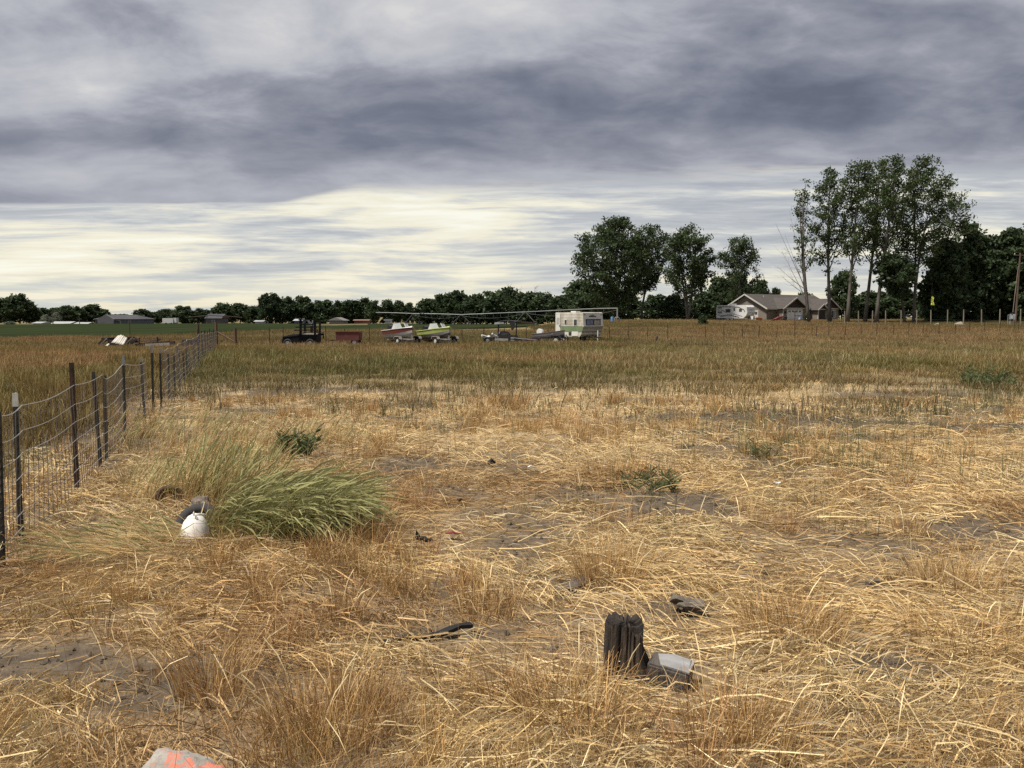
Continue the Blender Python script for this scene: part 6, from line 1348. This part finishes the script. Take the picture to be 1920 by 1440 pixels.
# ------------------------------------------------------------------ small litter
def scrap(name, label, cat, px, py, sx, sy, sz, m, seed, flat=.35, rz=0.0):
    """crumpled irregular piece lying on the straw"""
    b = gp(px, py); bmx = bmesh.new(); bmesh.ops.create_icosphere(bmx, subdivisions=3, radius=1)
    for v in bmx.verts:
        c = v.co; k = 1 + 1.3 * (float(fbm(np.array(c.x * 1.9 + seed), np.array(c.y * 1.9 + c.z + seed * .7), 3)) - .5)
        v.co = Vector((c.x * sx * k, c.y * sy * k, c.z * sz * k + sz * .6 + .4 * sz * math.sin(c.x * 4 + seed)))
    me = bpy.data.meshes.new(name); bmx.to_mesh(me); bmx.free(); me.materials.append(m); o_ = bpy.data.objects.new(name, me); COL.objects.link(o_); o_.location = b + Vector((0, 0, .05)); o_.rotation_euler = (0, 0, rz); return tag(o_, label, cat)
M_BLKP = mat('black_plastic', (.012, .012, .013), .5); M_REDPL = mat('dark_red_plastic', (.17, .03, .03), .6, (.14, .03, .03), 9, .6)
def bark_scrap(): pass
scrap('black_scrap', 'torn black scrap with a raised tip on straw left of centre', 'scrap', 796, 1026, .055, .025, .016, M_BLKP, 3)
mb = MB(); mb.prism([(-.02, 0), (.02, 0), (.012, .03), (-.016, .07)], .02, 'Y'); o_ = mb.build('raised_tip', M_BLKP, [o for o in COL.objects if o.name == 'black_scrap'][0]); o_.location = (-.045, 0, .01)
scrap('black_scrap', 'tiny black scrap just below the torn black scrap', 'scrap', 778, 1041, .016, .012, .01, M_BLKP, 5)
scrap('black_clod', 'small black clod on the straw above the torn scrap', 'clod', 862, 950, .02, .015, .014, M_BLKP, 6)
scrap('black_clod', 'black clod beside a dark soil patch in the middle ground', 'clod', 922, 877, .045, .03, .03, M_BLKP, 8)
scrap('red_scrap', 'crumpled dark red plastic scrap on the straw', 'scrap', 850, 1012, .07, .022, .006, M_REDPL, 9)
scrap('white_scrap', 'small white scrap of litter on straw right of centre', 'scrap', 1458, 918, .035, .02, .014, mat('white_litter', (.8, .8, .8), .5), 11)
scrap('white_chip', 'thin white chip near the dark soil in the middle ground', 'chip', 995, 884, .045, .012, .01, MATS['white_litter'], 14, rz=.6)
scrap('stone', 'dark earthy stone behind the post stump', 'stone', 1290, 1152, .10, .06, .03, mat('earthy_stone', (.105, .09, .072), .95, (.16, .14, .115), 9, .7, bump=.6), 17)
scrap('stone', 'small grey stone left of the post stump', 'stone', 1035, 1237, .035, .02, .012, MATS['earthy_stone'], 19)
scrap('stone', 'tiny pale stone on bare soil lower right', 'stone', 1690, 1192, .012, .01, .008, M_TRIM, 21)
def board(label, a, c, w, th, m, nm='board', lift=.03):
    A = gp(*a) + Vector((0, 0, lift)); B_ = gp(*c) + Vector((0, 0, lift)); b = A.lerp(B_, .5); mb = MB(); n_ = 8; dr = (B_ - A).normalized(); s_ = Vector((-dr.y, dr.x, 0))
    vs = []
    for i in range(n_ + 1):
        p = A.lerp(B_, i / n_) - b; p.z += .012 * math.sin(i * 1.1); ww = w * (.8 + .25 * math.sin(i * 2.3 + 1))
        vs += [p + s_ * ww / 2, p - s_ * ww / 2, p - s_ * ww / 2 - Vector((0, 0, th)), p + s_ * ww / 2 - Vector((0, 0, th))]
    fs = [(0, 1, 2, 3), tuple(4 * n_ + q for q in (3, 2, 1, 0))] + [(4 * i + j, 4 * i + (j + 1) % 4, 4 * i + 4 + (j + 1) % 4, 4 * i + 4 + j) for i in range(n_) for j in range(4)]
    mb.add(vs, fs); o_ = mb.build(nm, m, None, False, b); return tag(o_, label, 'strip' if nm == 'rubber_strip' else 'board')
M_OLDB = mat('old_grey_board', (.11, .095, .08), .95, (.06, .05, .043), 9, .8, bump=.6, streak=(.2, 1, 1))
board('black rubber strip half hidden in straw left of the post stump', (712, 1222), (884, 1186), .05, .02, M_BLKP, 'rubber_strip', .045)
board('weathered grey board lying behind the post stump', (1040, 1118), (1100, 1092), .11, .03, M_OLDB)
board('thin dark board lying on the straw at the right', (1625, 1100), (1735, 1104), .035, .025, M_OLDB)
# ------------------------------------------------------------------ grass clumps and weeds one can tell apart
def clump(name, label, px, py, spec, m, group=None, cat='grass clump'):
    b = gp(px, py); P, Wd, C = spec; me = ribbon_mesh(name, P, Wd, C, m); o_ = bpy.data.objects.new(name, me); COL.objects.link(o_); o_.location = b; return tag(o_, label, cat, group)
def combed(n_, rx, ry, h0, h1, dirx, diry, w, pal, k=6, head=.6, lean0=.25, lean1=1.25):
    """long grass from an elliptical base, all bending towards (dirx, diry)"""
    a = rng.random(n_) * 6.283; r = np.sqrt(rng.random(n_)); bx, by = rx * r * np.cos(a), ry * r * np.sin(a); h = h0 + (h1 - h0) * rng.random(n_)
    ph = fbm(bx * 6 + 3, by * 6 + 9, 2); da = np.arctan2(diry, dirx) + rng.normal(0, .45, n_) + (ph - .5) * 2.6; t_ = np.linspace(0, 1, k)[None, :]; th = lean0 + rng.normal(0, .18, n_)[:, None] + (lean1 + rng.normal(0, .25, n_))[:, None] * t_
    ds = h[:, None] / (k - 1); hor = np.concatenate([np.zeros((n_, 1)), np.cumsum(np.sin(th[:, :-1]) * ds, 1)], 1); ver = np.concatenate([np.zeros((n_, 1)), np.cumsum(np.cos(th[:, :-1]) * ds, 1)], 1)
    P = np.stack([bx[:, None] + hor * np.cos(da)[:, None], by[:, None] + hor * np.sin(da)[:, None], np.maximum(ver, .01)], -1)
    Wd = w * (.6 + .7 * rng.random(n_))[:, None] * np.linspace(1, .45, k)[None, :]; pal = np.array(pal); c = pal[rng.integers(0, len(pal), n_)] * (.75 + .5 * rng.random((n_, 1))); C = np.repeat(c[:, None, :], k, 1) * np.linspace(.92, 1.08, k)[None, :, None]
    hd = rng.random(n_) < head; Wd[hd, -2] = w * 2.4; Wd[hd, -1] = w * 1.2; C[hd, -2:] = np.array([(.33, .32, .145)]) * (.8 + .3 * rng.random((hd.sum(), 1)))[:, None, :]
    return P, Wd, C
GREENY = [(.118, .132, .042), (.165, .175, .060), (.092, .104, .034), (.25, .225, .088), (.235, .185, .075)]
clump('green_grass_clump', 'large green grass clump combed over to the right beside the float', 515, 1000, cat_(combed(3200, .52, .42, .30, .72, .95, -.25, .0042, GREENY, lean0=.35, lean1=1.65), combed(600, .5, .3, .2, .6, .9, -.3, .004, STRAW + RUST, lean0=.4, lean1=1.4), combed(500, .55, .36, .1, .3, .6, -.4, .004, RUST, lean0=.5, lean1=.9)), M_PLAIN)
clump('upright_grass_clump', 'taller upright greenish grass standing behind the float', 420, 950, cat_(combed(650, .42, .30, .28, .66, .5, .1, .0040, GREENY + STRAW[3:6] + RUST[:2], lean0=.1, lean1=.7), combed(260, .4, .28, .12, .35, .2, .1, .004, RUST + STRAW, lean0=.4, lean1=.8)), M_PLAIN)
clump('yellow_grass_clump', 'upright yellow-green grass between fence and rusty ring', 295, 950, cat_(combed(300, .32, .25, .22, .55, .2, -.1, .0038, GREENY[3:] + STRAW[:4] + RUST[:2], lean0=.1, lean1=.8)), M_PLAIN)
clump('straw_drift', 'pale straw swept down to the left of the white float', 270, 1030, combed(900, .55, .35, .2, .5, -.75, -.45, .0046, STRAW, lean0=1.0, lean1=.55, head=.2), M_PLAIN)
clump('seed_grass', 'loose seeding grass spreading behind the green clump', 500, 850, cat_(combed(480, 1.3, .9, .2, .55, .3, 0, .0042, STRAW + OLIVE + RUST[:3], lean0=.15, lean1=.8)), M_PLAIN)
clump('seed_grass', 'loose seeding grass along the fence beyond the white-tipped posts', 330, 835, cat_(combed(420, 1.1, .9, .2, .55, .2, 0, .0042, STRAW + OLIVE + RUST[:3], lean0=.15, lean1=.8)), M_PLAIN)
def leafy(n_st, r, h0, h1, pal, leafw=.014, per=16):
    out = [blades(n_st, r * .4, h0, h1, .25, .35, .006, pal, 4)]; st = out[0][0]
    P = []; 
    for i in range(n_st):
        for j in range(per):
            u = .2 + .8 * rng.random(); f_ = u * 3; k_ = min(int(f_), 2); p = st[i, k_] * (1 - (f_ - k_)) + st[i, k_ + 1] * (f_ - k_); a = rng.random() * 6.28; d_ = np.array([math.cos(a), math.sin(a), .5 + .6 * rng.random()]) * (.05 + .05 * rng.random())
            P.append([p, p + d_ * .4, p + d_ * .8 + [0, 0, -.005], p + d_ + [0, 0, -.012]])
    P = np.array(P); W = leafw * np.array([.3, 1, .8, .15])[None, :] * (.7 + .6 * rng.random((len(P), 1))); pl2 = np.array(pal); C = np.repeat((pl2[rng.integers(0, len(pal), len(P))] * (.7 + .6 * rng.random((len(P), 1))))[:, None, :], 4, 1)
    out.append((P, W, C)); return cat_(*out)
DKG = [(.095, .12, .05), (.13, .155, .07), (.08, .10, .045)]
clump('green_weed', 'dark green leafy weed standing behind the large grass clump', 556, 862, leafy(26, .42, .20, .42, DKG, .016, 20), M_PLAIN, None, 'weed')
clump('green_weed', 'low dark green weed patch right of centre in the straw', 1222, 915, leafy(24, .8, .05, .15, DKG, .012, 12), M_PLAIN, None, 'weed')
clump('green_weed', 'small leafy green weed at the edge of the stalks right of centre', 1425, 862, leafy(7, .2, .10, .24, DKG, .010, 12), M_PLAIN, None, 'weed')
clump('green_weed', 'dark bushy weed at the edge of the tall grass on the right', 1850, 725, leafy(60, 1.3, .2, .5, DKG, .022, 18), M_PLAIN, None, 'weed')
TUFTS = [(1140, 1095, .22, .42, 420, 'tall rust-coloured dry tuft standing behind the post stump'), (625, 1065, .16, .30, 300, 'rust-brown tuft below the right end of the green clump'), (1480, 1195, .26, .34, 520, 'wide bushy dry tuft right of the post stump'),
         (1810, 1215, .30, .26, 480, 'matted brown tuft low at the right side'), (1790, 1110, .25, .36, 420, 'dry tuft standing at the right end of the thin board'), (400, 1300, .16, .40, 300, 'tall dry tuft above the painted rock'),
         (620, 1370, .26, .42, 520, 'dense brown tuft at the bottom left of centre'), (1070, 1345, .24, .32, 460, 'brown dry tuft directly in front of the post stump'), (640, 1160, .12, .26, 200, 'small upright tuft above the rubber strip'),
         (820, 905, .32, .24, 360, 'rounded rust tuft by the dark soil patch'), (910, 1150, .20, .32, 260, 'thin leaning tuft above the rubber strip end'), (1700, 1005, .18, .26, 240, 'spiky dry tuft near the bare soil on the right'), (245, 1130, .10, .28, 160, 'small rust tuft on the left below the straw drift'), (480, 1110, .10, .26, 160, 'small rust tuft below the white float'), (1390, 1385, .25, .30, 380, 'tangled dry tuft at the bottom right of the wood block'), (1130, 905, .20, .36, 200, 'upright rust tuft left of the low green weed')]
for px, py, r, h, n_, lab in TUFTS:
    clump('dry_tuft', lab, px, py, cat_(blades(n_, r, h * .35, h * .9, .22, .55, .0034, RUST, 5), blades(n_ // 14, r, h * .6, h * 1.15, .3, .8, .0030, STRAW, 5, .5, PALE)), M_STRAW, 'dry grass tufts in the foreground')
